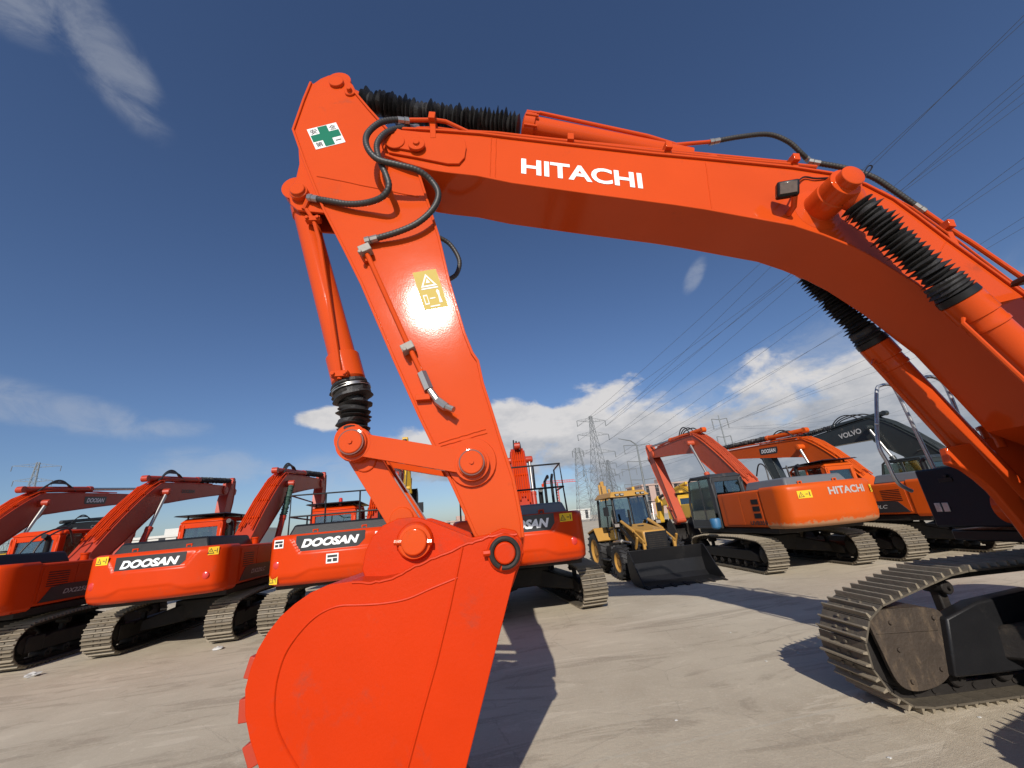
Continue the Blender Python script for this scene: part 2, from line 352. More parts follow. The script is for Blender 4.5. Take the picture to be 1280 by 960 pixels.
dv = t.math('ADD', vo.outputs['Distance'], t.math('MULTIPLY', t.math('SUBTRACT', n2, .5), .06))
c = t.mix(t.math('MULTIPLY', t.step(t.math('ABSOLUTE', dv), 0, .004, 1, 0), .2), c, (.10, .08, .06, 1))
t.put(b.inputs['Base Color'], c); t.put(b.inputs['Roughness'], t.math('ADD', .72, t.math('MULTIPLY', n2, .2)))
bp = t.new('ShaderNodeBump'); bp.inputs['Strength'].default_value = .55; bp.inputs['Distance'].default_value = .012
t.put(bp.inputs['Height'], t.math('ADD', t.math('ADD', t.math('MULTIPLY', n3, .5), t.noise(P, 90, 4, .7)), t.math('ADD', n2, t.math('MULTIPLY', n4, 1.5)))); t.l.new(bp.outputs[0], b.inputs['Normal'])
g = MB(); g.add([(-3000, -3000, 0), (3000, -3000, 0), (3000, 3000, 0), (-3000, 3000, 0)], [(0, 1, 2, 3)])
tag(g.build('ground', gm, smooth=0), kind='structure')

# ------------------------------------------------------------------ crawler track
def track_path(L, R_, zc, toprise, pitch):
    pts = []
    for cx, cz, r in ((L / 2 - R_, zc, R_), (-L / 2 + R_, zc + .02, R_), (.25 * L, zc + R_ + toprise - .08, .08), (-.2 * L, zc + R_ + toprise - .08, .08), (L / 2 - R_ - .45, zc - R_ + .12, .12), (-L / 2 + R_ + .45, zc - R_ + .12, .12)):
        pts += [(cx + r * math.cos(a * math.pi / 36), cz + r * math.sin(a * math.pi / 36)) for a in range(72)]
    pts = sorted(set(pts)); 
    def half(ps):
        h = []
        for p in ps:
            while len(h) > 1 and (h[-1][0] - h[-2][0]) * (p[1] - h[-2][1]) - (h[-1][1] - h[-2][1]) * (p[0] - h[-2][0]) <= 0: h.pop()
            h.append(p)
        return h[:-1]
    hull = half(pts) + half(pts[::-1]); hull.append(hull[0])
    seg = [0]
    for a, b_ in zip(hull, hull[1:]): seg.append(seg[-1] + math.dist(a, b_))
    n = round(seg[-1] / pitch); out = []; j = 0
    def at_s(s):
        s %= seg[-1]; k = 0
        while seg[k + 1] < s: k += 1
        q = (s - seg[k]) / (seg[k + 1] - seg[k]); return (lerp(hull[k][0], hull[k + 1][0], q), lerp(hull[k][1], hull[k + 1][1], q))
    for i in range(n):
        a = at_s(i * seg[-1] / n); b_ = at_s((i + 1) * seg[-1] / n); out.append((a, b_))
    return out
_mesh = {}
def track_mesh(L, width, R_, zc, toprise, pitch, gh, steel):
    key = ('t', L, width, R_, toprise, pitch, gh)
    if key in _mesh: return _mesh[key]
    m = MB(); rg = random.Random(3)
    for (a, b_) in track_path(L, R_, zc, toprise, pitch):
        ax, az = a; bx, bz = b_; d = math.dist(a, b_); tx, tz = (bx - ax) / d, (bz - az) / d; nx, nz = tz, -tx
        Rm = Matrix(((tx, 0, nx), (0, 1, 0), (tz, 0, nz))); mid = Vector(((ax + bx) / 2, 0, (az + bz) / 2)); jy = rg.uniform(-.004, .004)
        def P(x, y, z): return mid + Rm @ Vector((x, y + jy, z))
        hw = width / 2; hd = d / 2
        m.mi = 0; m.box(P(0, 0, .008), (d * .985, width, .018), Rm)
        for q, hh in ((-.36, gh), (.12, gh * .92)):
            m.mi = 2; x = q * d; m.add([P(x - .015, -hw, .015), P(x + .015, -hw, .015), P(x + .008, -hw + .004, .017 + hh), P(x - .008, -hw + .004, .017 + hh),
                              P(x - .015, hw, .015), P(x + .015, hw, .015), P(x + .008, hw - .004, .017 + hh), P(x - .008, hw - .004, .017 + hh)],
                             [(0, 1, 2, 3), (7, 6, 5, 4), (0, 4, 5, 1), (1, 5, 6, 2), (2, 6, 7, 3), (3, 7, 4, 0)])
        m.mi = 0
        for by in (-.07, .07):
            for bx_ in (-.16, .36): m.box(P(bx_ * d, by, .028), (.024, .024, .022), Rm)
        m.mi = 1
        for ly in (-.085, .085):
            m.box(P(0, ly, -.045), (d * 1.02, .04, .085), Rm)
        m.tube([P(-hd, -.12, -.05), P(-hd, .12, -.05)], .028, 8)
    me = m.mesh('track', [steel, M['darksteel'], M['edge']], 30); _mesh[key] = me; return me
def wheel_mesh(kind, r, w_):
    key = (kind, r, w_)
    if key in _mesh: return _mesh[key]
    m = MB()
    if kind == 'sprocket':
        n = 22; poly = []
        for i in range(n):
            a = 2 * math.pi * i / n
            for da, rr in ((-.32, r * .92), (-.12, r * 1.03), (.12, r * 1.03), (.32, r * .92)): poly.append((rr * math.cos(a + da * 2 * math.pi / n), rr * math.sin(a + da * 2 * math.pi / n)))
        m.prism(poly, -.035, .035); m.lathe((0, -w_ / 2, 0), (0, w_ / 2, 0), [(0, r * .3), (.05, r * .52), (.3, r * .6), (.7, r * .6), (.95, r * .52), (1, r * .3)])
        for i in range(10): a = i * .628; m.cyl((r * .7 * math.cos(a), -.05, r * .7 * math.sin(a)), (r * .7 * math.cos(a), .05, r * .7 * math.sin(a)), .022, seg=8)
    else:
        m.lathe((0, -w_ / 2, 0), (0, w_ / 2, 0), [(0, r * .2), (0, r * .78), (.04, r * .9), (.22, r * .92), (.28, r), (.72, r), (.78, r * .92), (.96, r * .9), (1, r * .78), (1, r * .2)])
        m.cyl((0, -w_ / 2 - .03, 0), (0, w_ / 2 + .03, 0), r * .22, seg=16)
    me = m.mesh(kind, M['darksteel']); _mesh[key] = me; return me
def undercarriage(root, L=4.5, gauge=2.5, width=.6, R_=.40, zc=.46, toprise=.10, pitch=.19, gh=.044, steel=None, framemat=None, yaw=0, detail=True, near=None):
    steel = steel or M['steel']; framemat = framemat or M['darksteel']; me = track_mesh(L, width, R_, zc, toprise, pitch, gh, steel)
    for s in (-1, 1):
        tr = link('track', me, root, 0, yaw)
        off = Vector((0, s * gauge / 2, 0)); tr.location = Matrix.Rotation(yaw, 3, 'Z') @ off
        if detail:
            sp_ = link('sprocket', wheel_mesh('sprocket', R_ - .05, .34), tr); sp_.location = (-L / 2 + R_, 0, zc + .02)
            idl = link('idler', wheel_mesh('idler', R_ - .06, .26), tr); idl.location = (L / 2 - R_, 0, zc)
            for i in range(7):
                ro = link('roller', wheel_mesh('roller', .10, .34), tr); ro.location = (lerp(-L / 2 + R_ + .55, L / 2 - R_ - .5, i / 6), 0, .205)
            for x in (.25 * L, -.2 * L):
                ro = link('roller', wheel_mesh('roller', .075, .26), tr); ro.location = (x, 0, zc + R_ + toprise - .16)
        fr = MB(); x0, x1 = -L / 2 + R_ + .25, L / 2 - R_ - .3
        fr.prism([(x0, .30), (x1, .30), (x1, .52), (x1 - .25, .60), (x0 + .3, .60), (x0, .5)], -.17, .17)
        fr.bb(x0 - .3, x0 + .1, -.20, -.16, .30, .62); fr.bb(x1 - .15, x1 + .42, -.19, -.155, .38, .54); fr.bb(x1 - .15, x1 + .42, .155, .19, .38, .54)
        for x in (.25 * L, -.2 * L): fr.bb(x - .05, x + .05, -.05, .05, .55, zc + R_ + toprise - .2)
        f_ = fr.build('track_frame', framemat, tr, .015)
    b_ = MB(); g2 = gauge / 2 - .15
    for sx in (-1, 1):
        for sy in (-1, 1):
            b_.hexa([(sx * .25, sy * .25, .42), (sx * .75, sy * .25, .42), (sx * 1.25, sy * g2, .33), (sx * .8, sy * g2, .33), (sx * .25, sy * .25, .92), (sx * .7, sy * .25, .88), (sx * 1.2, sy * g2, .58), (sx * .8, sy * g2, .58)])
    b_.bb(-.8, .8, -.62, .62, .45, .9)
    b_.build('car_body', framemat, root, .03, yaw=yaw)
    r_ = MB(); r_.lathe((0, 0, .88), (0, 0, 1.1), [(0, .70), (.3, .74), (.31, .66), (.7, .66), (.71, .78), (1, .78)], 40); r_.build('slewing_ring', M['darksteel'], root)

# ------------------------------------------------------------------ counterweight with rounded plan and pressed crease
def cw_surface(hw, xr, crease):
    def fn(y, z, z0, z1):
        u = abs(y) / hw; x = xr + .30 * u ** 2.6 ; v = (z - z0) / (z1 - z0)
        x += .10 * max(0, (.25 - v) / .25) ** 1.5 + .05 * max(0, (v - .85) / .15) ** 2
        if crease:
            top = .60; k = (abs(y) - hw * .50) / (hw * .20)
            th = top + (max(0, min(1, k))) * .40
            x += .035 * max(0, min(1, (v - th) / .05)) * (1 if u < .9 else 0)
            th2 = .30 - .12 * max(0, min(1, (abs(y) - hw * .35) / (hw * .2)))
            x += .022 * max(0, min(1, (th2 - v) / .05))
        return x
    return fn
def counterweight(root, m, hw=1.38, xr=-3.15, xf=-2.15, z0=1.15, z1=2.18, crease=True, yaw=0):
    fn = cw_surface(hw, xr, crease); ny = 72; nz = 44; b_ = MB(); rc = .22; rows = []
    for j in range(nz + 1):
        z = lerp(z0, z1, j / nz); v = j / nz; ins = .05 * max(0, (v - .93) / .07) ** 2 + .07 * max(0, (.08 - v) / .08) ** 2
        row = []
        for s in (1,):
            for i in range(5): row.append((lerp(xf, xr + .62, i / 4), hw - ins, z))
        for i in range(ny + 1):
            y = hw * math.cos(math.pi * (i / ny)) if False else lerp(hw, -hw, i / ny)
            uu = abs(y) / hw; x = fn(y, z, z0, z1) + rc * max(0, (uu - .86) / .14) ** 2.5
            row.append((x + ins, y * (1 - ins / hw), z))
        for i in range(5): row.append((lerp(xr + .62, xf, i / 4), -hw + ins, z))
        rows.append(row)
    w_ = len(rows[0]); vs = [p for r_ in rows for p in r_]
    fs = [(j * w_ + i, j * w_ + i + 1, (j + 1) * w_ + i + 1, (j + 1) * w_ + i) for j in range(nz) for i in range(w_ - 1)]
    fs += [(j * w_, (j + 1) * w_, (j + 1) * w_ + w_ - 1, j * w_ + w_ - 1) for j in range(nz)]
    fs += [list(range(w_)), [nz * w_ + i for i in range(w_)][::-1]]
    b_.add(vs, fs); o = b_.build('counterweight', m, root, smooth=28, yaw=yaw)
    return o, (lambda y, z: fn(y, z, z0, z1) + rc * max(0, (abs(y) / hw - .86) / .14) ** 2.5)

# ------------------------------------------------------------------ beams and cylinders
def offset_top(poly): return poly
def boom_outline(Ft, B, N, t0=.42, tb=.86, tn=.36):
    Ft, B, N = Vector(Ft), Vector(B), Vector(N); ctl = []
    n = 22
    for i in range(n + 1):
        q = i / n
        # quadratic bend passing near B
        if q < .5: pass
        P0, P1, P2 = Ft, 2 * B - .5 * (Ft + N), N
        p = (1 - q) ** 2 * P0 + 2 * q * (1 - q) * P1 + q * q * P2
        s = lerp(lerp(Ft, B, min(1, q * 2)), N, max(0, q * 2 - 1)) if q > .5 else Ft.lerp(B, q * 2)
        p = p.lerp(s, .88)
        th = (t0 + (tb - t0) * math.sin(math.pi / 2 * min(1, q / .42)) ** .9) if q < .42 else lerp(tb, tn, ((q - .42) / .58) ** 1.0)
        ctl.append((p, th))
    up, dn = [], []
    for i, (p, th) in enumerate(ctl):
        a = ctl[min(i + 1, n)][0] - ctl[max(i - 1, 0)][0]; a.normalize(); nn = Vector((-a.y, a.x))
        up.append(p + nn * th * .5); dn.append(p - nn * th * .5)
    return [tuple(p) for p in up], [tuple(p) for p in dn]
def beam(b_, up, dn, hw, plate=.018, lip=.022):
    poly = list(up) + list(reversed(dn))
    b_.prism(poly, -hw, hw)
    # flange plates that stand proud of the webs, giving the welded edge line
    for run, s in ((up, 1), (dn, -1)):
        for y0, y1 in ((-hw - lip, hw + lip),):
            n = len(run); a = []; nrm = []
            for i in range(n):
                d = Vector(run[min(i + 1, n - 1)]) - Vector(run[max(i - 1, 0)]); d.normalize(); nn = Vector((-d.y, d.x)) * s; a.append(Vector(run[i]) + nn * (plate + .003)); nrm.append(Vector(run[i]) - nn * .004)
            vs = []
            for i in range(n):
                vs += [(nrm[i].x, y0, nrm[i].y), (nrm[i].x, y1, nrm[i].y), (a[i].x, y1, a[i].y), (a[i].x, y0, a[i].y)]
            fs = []
            for i in range(n - 1):
                k = i * 4
                for e in range(4): fs.append((k + e, k + (e + 1) % 4, k + 4 + (e + 1) % 4, k + 4 + e))
            fs += [(0, 1, 2, 3), tuple((n - 1) * 4 + e for e in (3, 2, 1, 0))]
            b_.add(vs, fs)
def boss(b_, x, z, y0, y1, r, pin=True):
    b_.lathe((x, y0, z), (x, y1, z), [(0, r * .9), (.04, r), (.96, r), (1, r * .9)], 28)
    if pin:
        s = 1 if y1 > y0 else -1
        b_.cyl((x, y0 - s * .012, z), (x, y1 + s * .012, z), r * .62, seg=24)
def hyd(root, name, a, b_, split, r, mb, rodmat, bellow=0, parent_named=None, yaw=0, rod_r=None, eye=True):
    """cylinder: barrel from a to the split fraction, rod on to b"""
    a = Vector(a); b_ = Vector(b_); s = a.lerp(b_, split); m = MB()
    m.lathe(a, s, [(0, r * .8), (.02, r), (.93, r), (.935, r * 1.15), (.995, r * 1.15), (1, r * .8)], 22)
    ax = (0, 1, 0); w_ = r * .9
    m.lathe((a.x, a.y - w_, a.z), (a.x, a.y + w_, a.z), [(0, r * 1.05), (1, r * 1.05)], 20)
    d = (b_ - a).normalized(); n = Vector((0, 1, 0)).cross(d).normalized(); off = n * r * 1.3
    m.tube([a.lerp(s, .08) + n * r, a.lerp(s, .1) + off, a.lerp(s, .9) + off, a.lerp(s, .93) + n * r], r * .16, 8)
    o = m.build(name, mb, root, yaw=yaw)
    k = MB()
    if bellow:
        k.bellows(s, b_ - d * r * 1.2, r * .8, r * 1.15, bellow); k.lathe((b_.x, b_.y - w_, b_.z), (b_.x, b_.y + w_, b_.z), [(0, r * .9), (1, r * .9)], 18)
    else:
        k.cyl(s, b_ - d * r, rod_r or r * .55, seg=16); k.lathe((b_.x, b_.y - w_, b_.z), (b_.x, b_.y + w_, b_.z), [(0, r * .9), (1, r * .9)], 18)
    k.build('bellows' if bellow else 'rod', rodmat, o, smooth=25 if bellow else 35)
    return o

def cab_build(root, paint, y0=.42, y1=1.36, x0=.15, x1=1.95, z0=1.2, z1=3.0, yaw=0, shade=True, dark=False):
    p = M['grey'] if dark else M[paint] if isinstance(paint, str) else paint
    # corner posts in side profile, sloping front
    prof = [(x0, z0), (x0, z0 + 1.0), (x0 + .05, z1 - .18), (x0 + .18, z1 - .04), (x1 - .45, z1), (x1 - .28, z1 - .10), (x1, z0 + .85), (x1, z0)]
    b_ = MB(); pr = .045; zl = .30 if dark else .55
    for y in (y0 + pr, y1 - pr):
        b_.tube([(x, y, z) for x, z in prof], pr, 8)
        b_.bb(x0 + .02, x1 - .02, y - .03, y + .03, z0, z0 + zl)
        b_.bb(x0 + .78, x0 + .86, y - .03, y + .03, z0 + .25, z1 - .06)
        b_.bb(x0, x0 + .22, y - .032, y + .032, z0 + .5, z1 - .12)
    b_.bb(x0 - .02, x0 + .03, y0, y1, z0, z0 + .95)
    b_.bb(x0 + .02, x0 + .09, y0 + .03, y1 - .03, z1 - .25, z1 - .08)
    b_.bb(x1 - .03, x1 + .02, y0, y1, z0, z0 + .35)
    b_.bb(x0, x0 + .05, y0, y0 + .14, z0 + .9, z1 - .15); b_.bb(x0, x0 + .05, y1 - .14, y1, z0 + .9, z1 - .15)
    b_.bb(x0, x1, y0, y1, z0, z0 + .06)
    cab = b_.build('cab', p, root, .012, yaw=yaw)
    r_ = MB(); r_.hexa([(x0 - .02, y0 - .01, z1 - .10), (x1 - .28, y0 - .01, z1 - .08), (x1 - .28, y1 + .01, z1 - .08), (x0 - .02, y1 + .01, z1 - .10),
                        (x0 + .1, y0 + .1, z1 + .03), (x1 - .45, y0 + .1, z1 + .04), (x1 - .45, y1 - .1, z1 + .04), (x0 + .1, y1 - .1, z1 + .03)])
    r_.build('roof', p, cab, .03)
    def pane(vs):
        g_ = MB(); n = (Vector(vs[1]) - Vector(vs[0])).cross(Vector(vs[3]) - Vector(vs[0])).normalized() * .006
        g_.hexa([Vector(v) - n for v in vs] + [Vector(v) + n for v in vs]); g_.build('window', M['glass'], cab, smooth=0)
    pane([(x0 + .02, y0 + .13, z0 + .95), (x0 + .02, y1 - .13, z0 + .95), (x0 + .06, y1 - .13, z1 - .24), (x0 + .06, y0 + .13, z1 - .24)])
    for y in (y0 + .03, y1 - .03):
        pane([(x0 + .22, y, z0 + zl), (x0 + .78, y, z0 + zl), (x0 + .78, y, z1 - .12), (x0 + .22, y, z1 - .12)])
        pane([(x0 + .86, y, z0 + zl), (x1 - .06, y, z0 + zl), (x1 - .32, y, z1 - .12), (x0 + .86, y, z1 - .12)])
    pane([(x1 - .01, y0 + .06, z0 + .4), (x1 - .01, y1 - .06, z0 + .4), (x1 - .27, y1 - .06, z1 - .12), (x1 - .27, y0 + .06, z1 - .12)])
    s = MB(); ym = (y0 + y1) / 2
    s.box((x0 + .65, ym, z0 + .45), (.5, .5, .14)); s.box((x0 + .42, ym, z0 + .85), (.14, .48, .75), Matrix.Rotation(R(-10), 3, 'Y')); s.box((x0 + .40, ym, z0 + 1.32), (.10, .26, .2))
    s.box((x0 + .62, ym, z0 + .2), (.4, .4, .35))
    s.build('operator_seat', M['black'], cab, .03)
    if shade:
        d = MB(); d.hexa([(x0 - .15, y0 - .12, z1 + .10), (x1 + .1, y0 - .12, z1 + .06), (x1 + .1, y1 + .12, z1 + .06), (x0 - .15, y1 + .12, z1 + .10), (x0 - .1, y0 - .08, z1 + .13), (x1 + .05, y0 - .08, z1 + .09), (x1 + .05, y1 + .08, z1 + .09), (x0 - .1, y1 + .08, z1 + .13)])
        for x in (x0 + .2, x1 - .5):
            for y in (y0 + .1, y1 - .1): d.bb(x - .02, x + .02, y - .02, y + .02, z1 - .03, z1 + .1)
        d.build('sun_visor', M['black'], cab, .01)
    return cab

def excavator(name, label, loc, head, under, P, group=None, cat='excavator'):
    """local frame: x forward, y left.  head = house heading, under = undercarriage heading (degrees)"""
    root = empty(name, (loc[0], loc[1], 0), R(head), label, cat, group)
    body = M[P.get('body', 'red')]; boomm = M[P.get('boom', 'redboom')]; rg = random.Random(name + label)
    undercarriage(root, L=P.get('L', 4.5), gauge=P.get('gauge', 2.5), yaw=R(under - head), detail=P.get('detail', True))
    hw = P.get('hw', 1.38); zt = P.get('zt', 2.18)
    k = MB(); k.bb(-2.4, 1.75, -hw + .08, hw - .08, 1.06, 1.22); k.bb(-.6, 1.2, -.4, .4, 1.22, 1.7); k.build('deck', M['darksteel'], root, .02)
    # counterweight
    cw, surf = counterweight(root, M[P.get('cwmat', P.get('body', 'red'))], hw, P.get('xr', -3.15), z0=P.get('z0', 1.17), z1=zt, crease=P.get('crease', True))
    def onr(y, z, o=.004): return (surf(y, P.get('logo', (0, 0, 0, zt - .24))[3]) - o, y, z)
    conf = lambda o: (lambda p: Vector((surf(p.y, P.get('logo', (0, 0, 0, zt - .24))[3]) - o, p.y, p.z)))
    lw, lh, ly, lz = P.get('logo', (1.15, .17, .0, zt - .24))
    if P.get('plate', True):
        b_ = MB(); W, H = lw * .60, lh * .95; n = 24
        poly = [(-W, H * .75), (-W, -H * .45), (-W + .06, -H), (W * .82, -H), (W, -H * .1), (W, H), (-W + .05, H)]
        for i in range(n):
            a0 = lerp(-W, W, i / n); a1 = lerp(-W, W, (i + 1) / n)
            def zr(a):
                lo = -H if a < W * .80 else lerp(-H, -H * .1, (a - W * .8) / (W * .2)); return lo, H
            (l0, h0), (l1, h1) = zr(a0), zr(a1); y0_, y1_ = ly - a0, ly - a1
            b_.add([onr(y0_, lz + l0), onr(y1_, lz + l1), onr(y1_, lz + h1), onr(y0_, lz + h0)], [(0, 1, 2, 3)])
        b_.build('name_plate', M['plate'], cw, smooth=0)
    if P.get('logotext'):
        text('lettering', P['logotext'], (0, ly, lz), (0, -1, 0), (0, 0, 1), lh, lw, M[P.get('lettermat', 'white')], cw, shear=P.get('shear', .28), bold=P.get('bold', .05), conf=conf(.008))
    for (y, z, w_, h_) in P.get('stickers', []):
        warn_sticker('warning_sticker', (surf(y, z) - .004, y, z), (surf(y - .1, z) - surf(y + .1, z), -.2, 0), (0, 0, 1), w_, h_, cw)
    for (y, z, w_, h_) in P.get('wstickers', []):
        warn_sticker('care_sticker', (surf(y, z) - .004, y, z), (surf(y - .1, z) - surf(y + .1, z), -.2, 0), (0, 0, 1), w_, h_, cw, base='stick_w', style=2)
    for y in P.get('lights', (hw - .28, -hw + .30)):
        m = MB(); x = surf(y, zt - .62); m.lathe((x + .03, y, zt - .62), (x - .012, y, zt - .62), [(0, .085), (.6, .085), (.8, .07), (1, .05)], 20); m.build('rear_reflector', M['redlens'] if not P.get('lightmat') else M[P['lightmat']], cw)
    m = MB()
    for y in (.55, -.55): m.tube([(-2.75, y - .05, zt - .02), (-2.75, y - .05, zt + .07), (-2.75, y + .05, zt + .07), (-2.75, y + .05, zt - .02)], .022, 8)
    m.build('lifting_eye', body, cw)
    # side panels
    for s, xe in ((-1, 1.6), (1, .05)):
        b_ = MB(); ya, yb = s * (hw - .02), s * (hw - .62)
        b_.bb(-2.13, xe, ya, yb, 1.24, zt - .04)
        sd_ = b_.build('side_panel', body, root, .05, seg=3)
        d = MB(); xs = [-2.05, -1.15, -.25, .6, 1.45]
        for q in range(len(xs) - 1):
            if xs[q + 1] > xe: break
            d.bb(xs[q] + .012, xs[q + 1] - .012, s * (hw - .018), s * (hw - .008), 1.32, zt - .12)
        d.build('door', body, sd_, .006)
        v = MB()
        if P.get('vents') and s == 1:
            for q in range(3): v.bb(-1.98, -1.68, s * (hw - .009), s * (hw + .002), 1.5 + q * .2, 1.64 + q * .2)
            v.build('vent', M['black'], sd_)
            if P.get('model'): text('lettering', P['model'], (-1.80, hw + .002, 1.37), (-1, 0, 0), (0, 0, 1), .12, .75, M['plate'], sd_, bold=.03)
        else:
            for q in range(7): v.bb(-1.9, -1.35, s * (hw - .009), s * (hw - .002), 1.62 + q * .05, 1.64 + q * .05)
            v.build('vent', M['black'], sd_)
            if P.get('swoosh'):
                sw = MB(); pl_ = [(-2.0, 1.30), (-1.75, 1.60), (-1.3, 1.64), (.2 if s > 0 else 1.3, 1.62), (.0 if s > 0 else 1.3, 1.30)]
                sw.prism(pl_, s * (hw - .012), s * (hw + .003)); sw.build('side_band', M['plate'], sd_)
                if P.get('model'): text('lettering', P['model'], (-1.0, s * (hw + .004), 1.47), (s * -1, 0, 0), (0, 0, 1), .10, .85, M['offwhite'], sd_, shear=.3, bold=.01)
    # engine hood
    hm = M[P.get('hood', 'black')]; b_ = MB(); hx0, hx1, hy = P.get('hoodbox', (-2.75, -.9, 1.0))
    b_.hexa([(hx0, -hy, zt - .05), (hx1, -hy, zt - .05), (hx1, hy, zt - .05), (hx0, hy, zt - .05), (hx0 + .12, -hy + .1, zt + .22), (hx1 - .08, -hy + .1, zt + .22), (hx1 - .08, hy - .1, zt + .22), (hx0 + .12, hy - .1, zt + .22)])
    hood = b_.build('engine_hood', hm, root, .05, seg=3)
    m = MB(); ex_ = P.get('exhaust', (-1.3, -.7)); m.tube([(ex_[0], ex_[1], zt + .1), (ex_[0], ex_[1], zt + .5), (ex_[0] - .06, ex_[1], zt + .58), (ex_[0] - .16, ex_[1], zt + .6)], .06, 12); m.build('exhaust_pipe', M['black'], root)
    m = MB(); m.cyl((-.55, -hw + .35, zt - .05), (-.55, -hw + .35, zt + .1), .09); m.cyl((-.55, -hw + .35, zt + .1), (-.55, -hw + .35, zt + .14), .11); m.build('filler_cap', body, root)
    # middle machinery
    m = MB(); m.bb(-2.1, -.3, -.78, .78, 1.22, zt - .06); m.bb(.1, 1.6, -.75, -.40, 1.22, 1.75); m.build('machinery_housing', M['darksteel'], root, .03)
    # cab
    if P.get('cab', True): cab_build(root, P.get('body', 'red'), shade=P.get('shade', True), dark=P.get('darkcab', False), z1=P.get('cabz', 3.0), y0=.22, y1=hw + .02)
    if P.get('beacon'):
        m = MB(); m.lathe((.45, .75, 3.0), (.45, .75, 3.28), [(0, .05), (.45, .05), (.46, .06), (.9, .055), (1, .03)], 14); m.build('beacon', M['redlens'], root)
    if P.get('mirror'):
        m = MB(); m.tube([(1.75, -hw + .1, 1.9), (1.78, -hw, 2.5), (1.85, -hw - .1, 2.75)], .018, 8); m.box((1.88, -hw - .12, 2.85), (.05, .22, .36)); m.build('mirror', M['black'], root, .01)
    # handrails
    for rl in P.get('rails', []):
        m = MB()
        for path in rl[1]: m.tube(path, rl[0], 8)
        m.build('handrail', M[P.get('railmat', 'black')], root)
    for hp in P.get('loops', []):
        m = MB(); m.tube(crom(hp, 8), .022, 8); m.build('hose', M['hose'], root)
    # boom
    before = set(C.objects)
    Ft, B, N = P['boomp']; tb = P.get('tb', .78); up, dn = boom_outline(Ft, B, N, tb=tb); b_ = MB(); bw = P.get('bw', .24)
    beam(b_, up, dn, bw); boss(b_, N[0], N[1], -bw - .06, bw + .06, .20); boss(b_, Ft[0], Ft[1], -bw - .1, bw + .1, .24)
    i0 = 11; cx, cz = (Vector(up[i0]).lerp(Vector(dn[i0]), .45)); boss(b_, cx, cz, -bw - .28, bw + .28, .12)
    bo = b_.build('boom', boomm, root, .008)
    def topat(q, h, y):
        k_ = q * 22; i = min(int(k_), 21); a = Vector(up[i]).lerp(Vector(up[i + 1]), k_ - i); d = (Vector(up[i + 1]) - Vector(up[i])).normalized(); a += Vector((-d.y, d.x)) * h; return (a.x, y, a.y)
    m = MB()
    for y, q0, q1 in ((-.19, .08, .62), (-.13, .10, .56), (-.06, .12, .52), (.02, .12, .52), (.09, .10, .95), (.15, .08, .6), (.205, .1, .92)):
        m.tube([topat(lerp(q0, q1, i / 14), .095 + (.014 if i % 3 == 0 else 0), y) for i in range(15)], .022, 8)
    for q in (.16, .28, .40, .52): 
        a = topat(q, .05, 0); m.box(a, (.06, 2 * bw - .02, .07), Matrix.Rotation(-math.atan2(up[min(21, int(q * 22)) + 1][1] - up[int(q * 22)][1], up[min(21, int(q * 22)) + 1][0] - up[int(q * 22)][0]), 3, 'Y'))
    m.build('pipe', M[P.get('pipes', 'red')], bo)
    m = MB()
    for k_, y in enumerate((-.14, -.02, .1)):
        a = Vector(topat(.50 + .02 * k_, .09, y)); c_ = Vector(topat(.68, .10, y * .5)); mid = (a + c_) / 2 + Vector((0, 0, .30 + .06 * k_)); m.tube(crom([a, a.lerp(mid, .5) + Vector((0, 0, .12)), mid, c_.lerp(mid, .5) + Vector((0, 0, .1)), c_], 6), .026, 8)
    m.build('hose', M['hose'], bo)
    if P.get('boomlogo'):
        bt, q, w_, h_, pl_, mt_ = P['boomlogo']; k_ = int(q * 22); a = (Vector(up[k_]) * .5 + Vector(dn[k_]) * .5); d = (Vector(up[k_ + 1]) - Vector(up[k_ - 1])).normalized()
        for s in (1, -1):
            ex = Vector((-d.x * s, 0, -d.y * s)); ey = Vector((-d.y, 0, d.x)); cc = (a.x, s * (bw + .003), a.y)
            if pl_:
                m = MB(); decal(m, cc, ex * w_ * .62, ey * h_ * .85, [(-1, .9), (-1, -.5), (-.93, -1), (.88, -1), (1, -.1), (1, 1), (-.96, 1)], .003); m.build('name_plate', M['plate'], bo, smooth=0)
            text('lettering', bt, cc, ex, ey, h_, w_, M[mt_], bo, shear=.28 if pl_ else 0, bold=.03, thick=.008)
    # boom cylinders
    for s in (1, -1):
        hyd(root, 'boom_cylinder', (1.45, s * (bw + .17), 1.35), (cx, s * (bw + .17), cz), P.get('bsplit', .58), .095, boomm, M['greenrub'] if P.get('boots') else M['chrome'], 16 if P.get('boots') else 0)
    # stick and bucket
    St, Sb = P['stick']; N_ = Vector(N); St = Vector(St); Sb = Vector(Sb); ax = (Sb - St).normalized(); pn = Vector((-ax.y, ax.x))
    if pn.dot(N_ - St) > 0: pn = -pn      # pn points away from the boom nose side
    sec = [(0, .10, .10), (.12, .22, .20), (.28, .30, .30), (.5, .26, .24), (.8, .18, .17), (1, .12, .12)]
    u1 = [tuple(St.lerp(Sb, q) + pn * a) for q, a, c_ in sec]; d1 = [tuple(St.lerp(Sb, q) - pn * c_) for q, a, c_ in sec]
    b_ = MB(); sw_ = bw - .06; beam(b_, u1, d1, sw_); boss(b_, St.x, St.y, -sw_, sw_, .13); boss(b_, Sb.x, Sb.y, -sw_ - .04, sw_ + .04, .13); boss(b_, N_.x, N_.y, -bw - .02, bw + .02, .16, False)
    st = b_.build('stick', boomm, root, .006)
    a = topat(P.get('armq', .47), .36, 0); m = MB()
    hyd(root, 'arm_cylinder', a, (St.x, 0, St.y), P.get('armsplit', .55), P.get('armr', .105), M[P.get('armmat', P.get('boom', 'redboom'))], M[P.get('armrod', 'rubber')], P.get('armbell', 26))
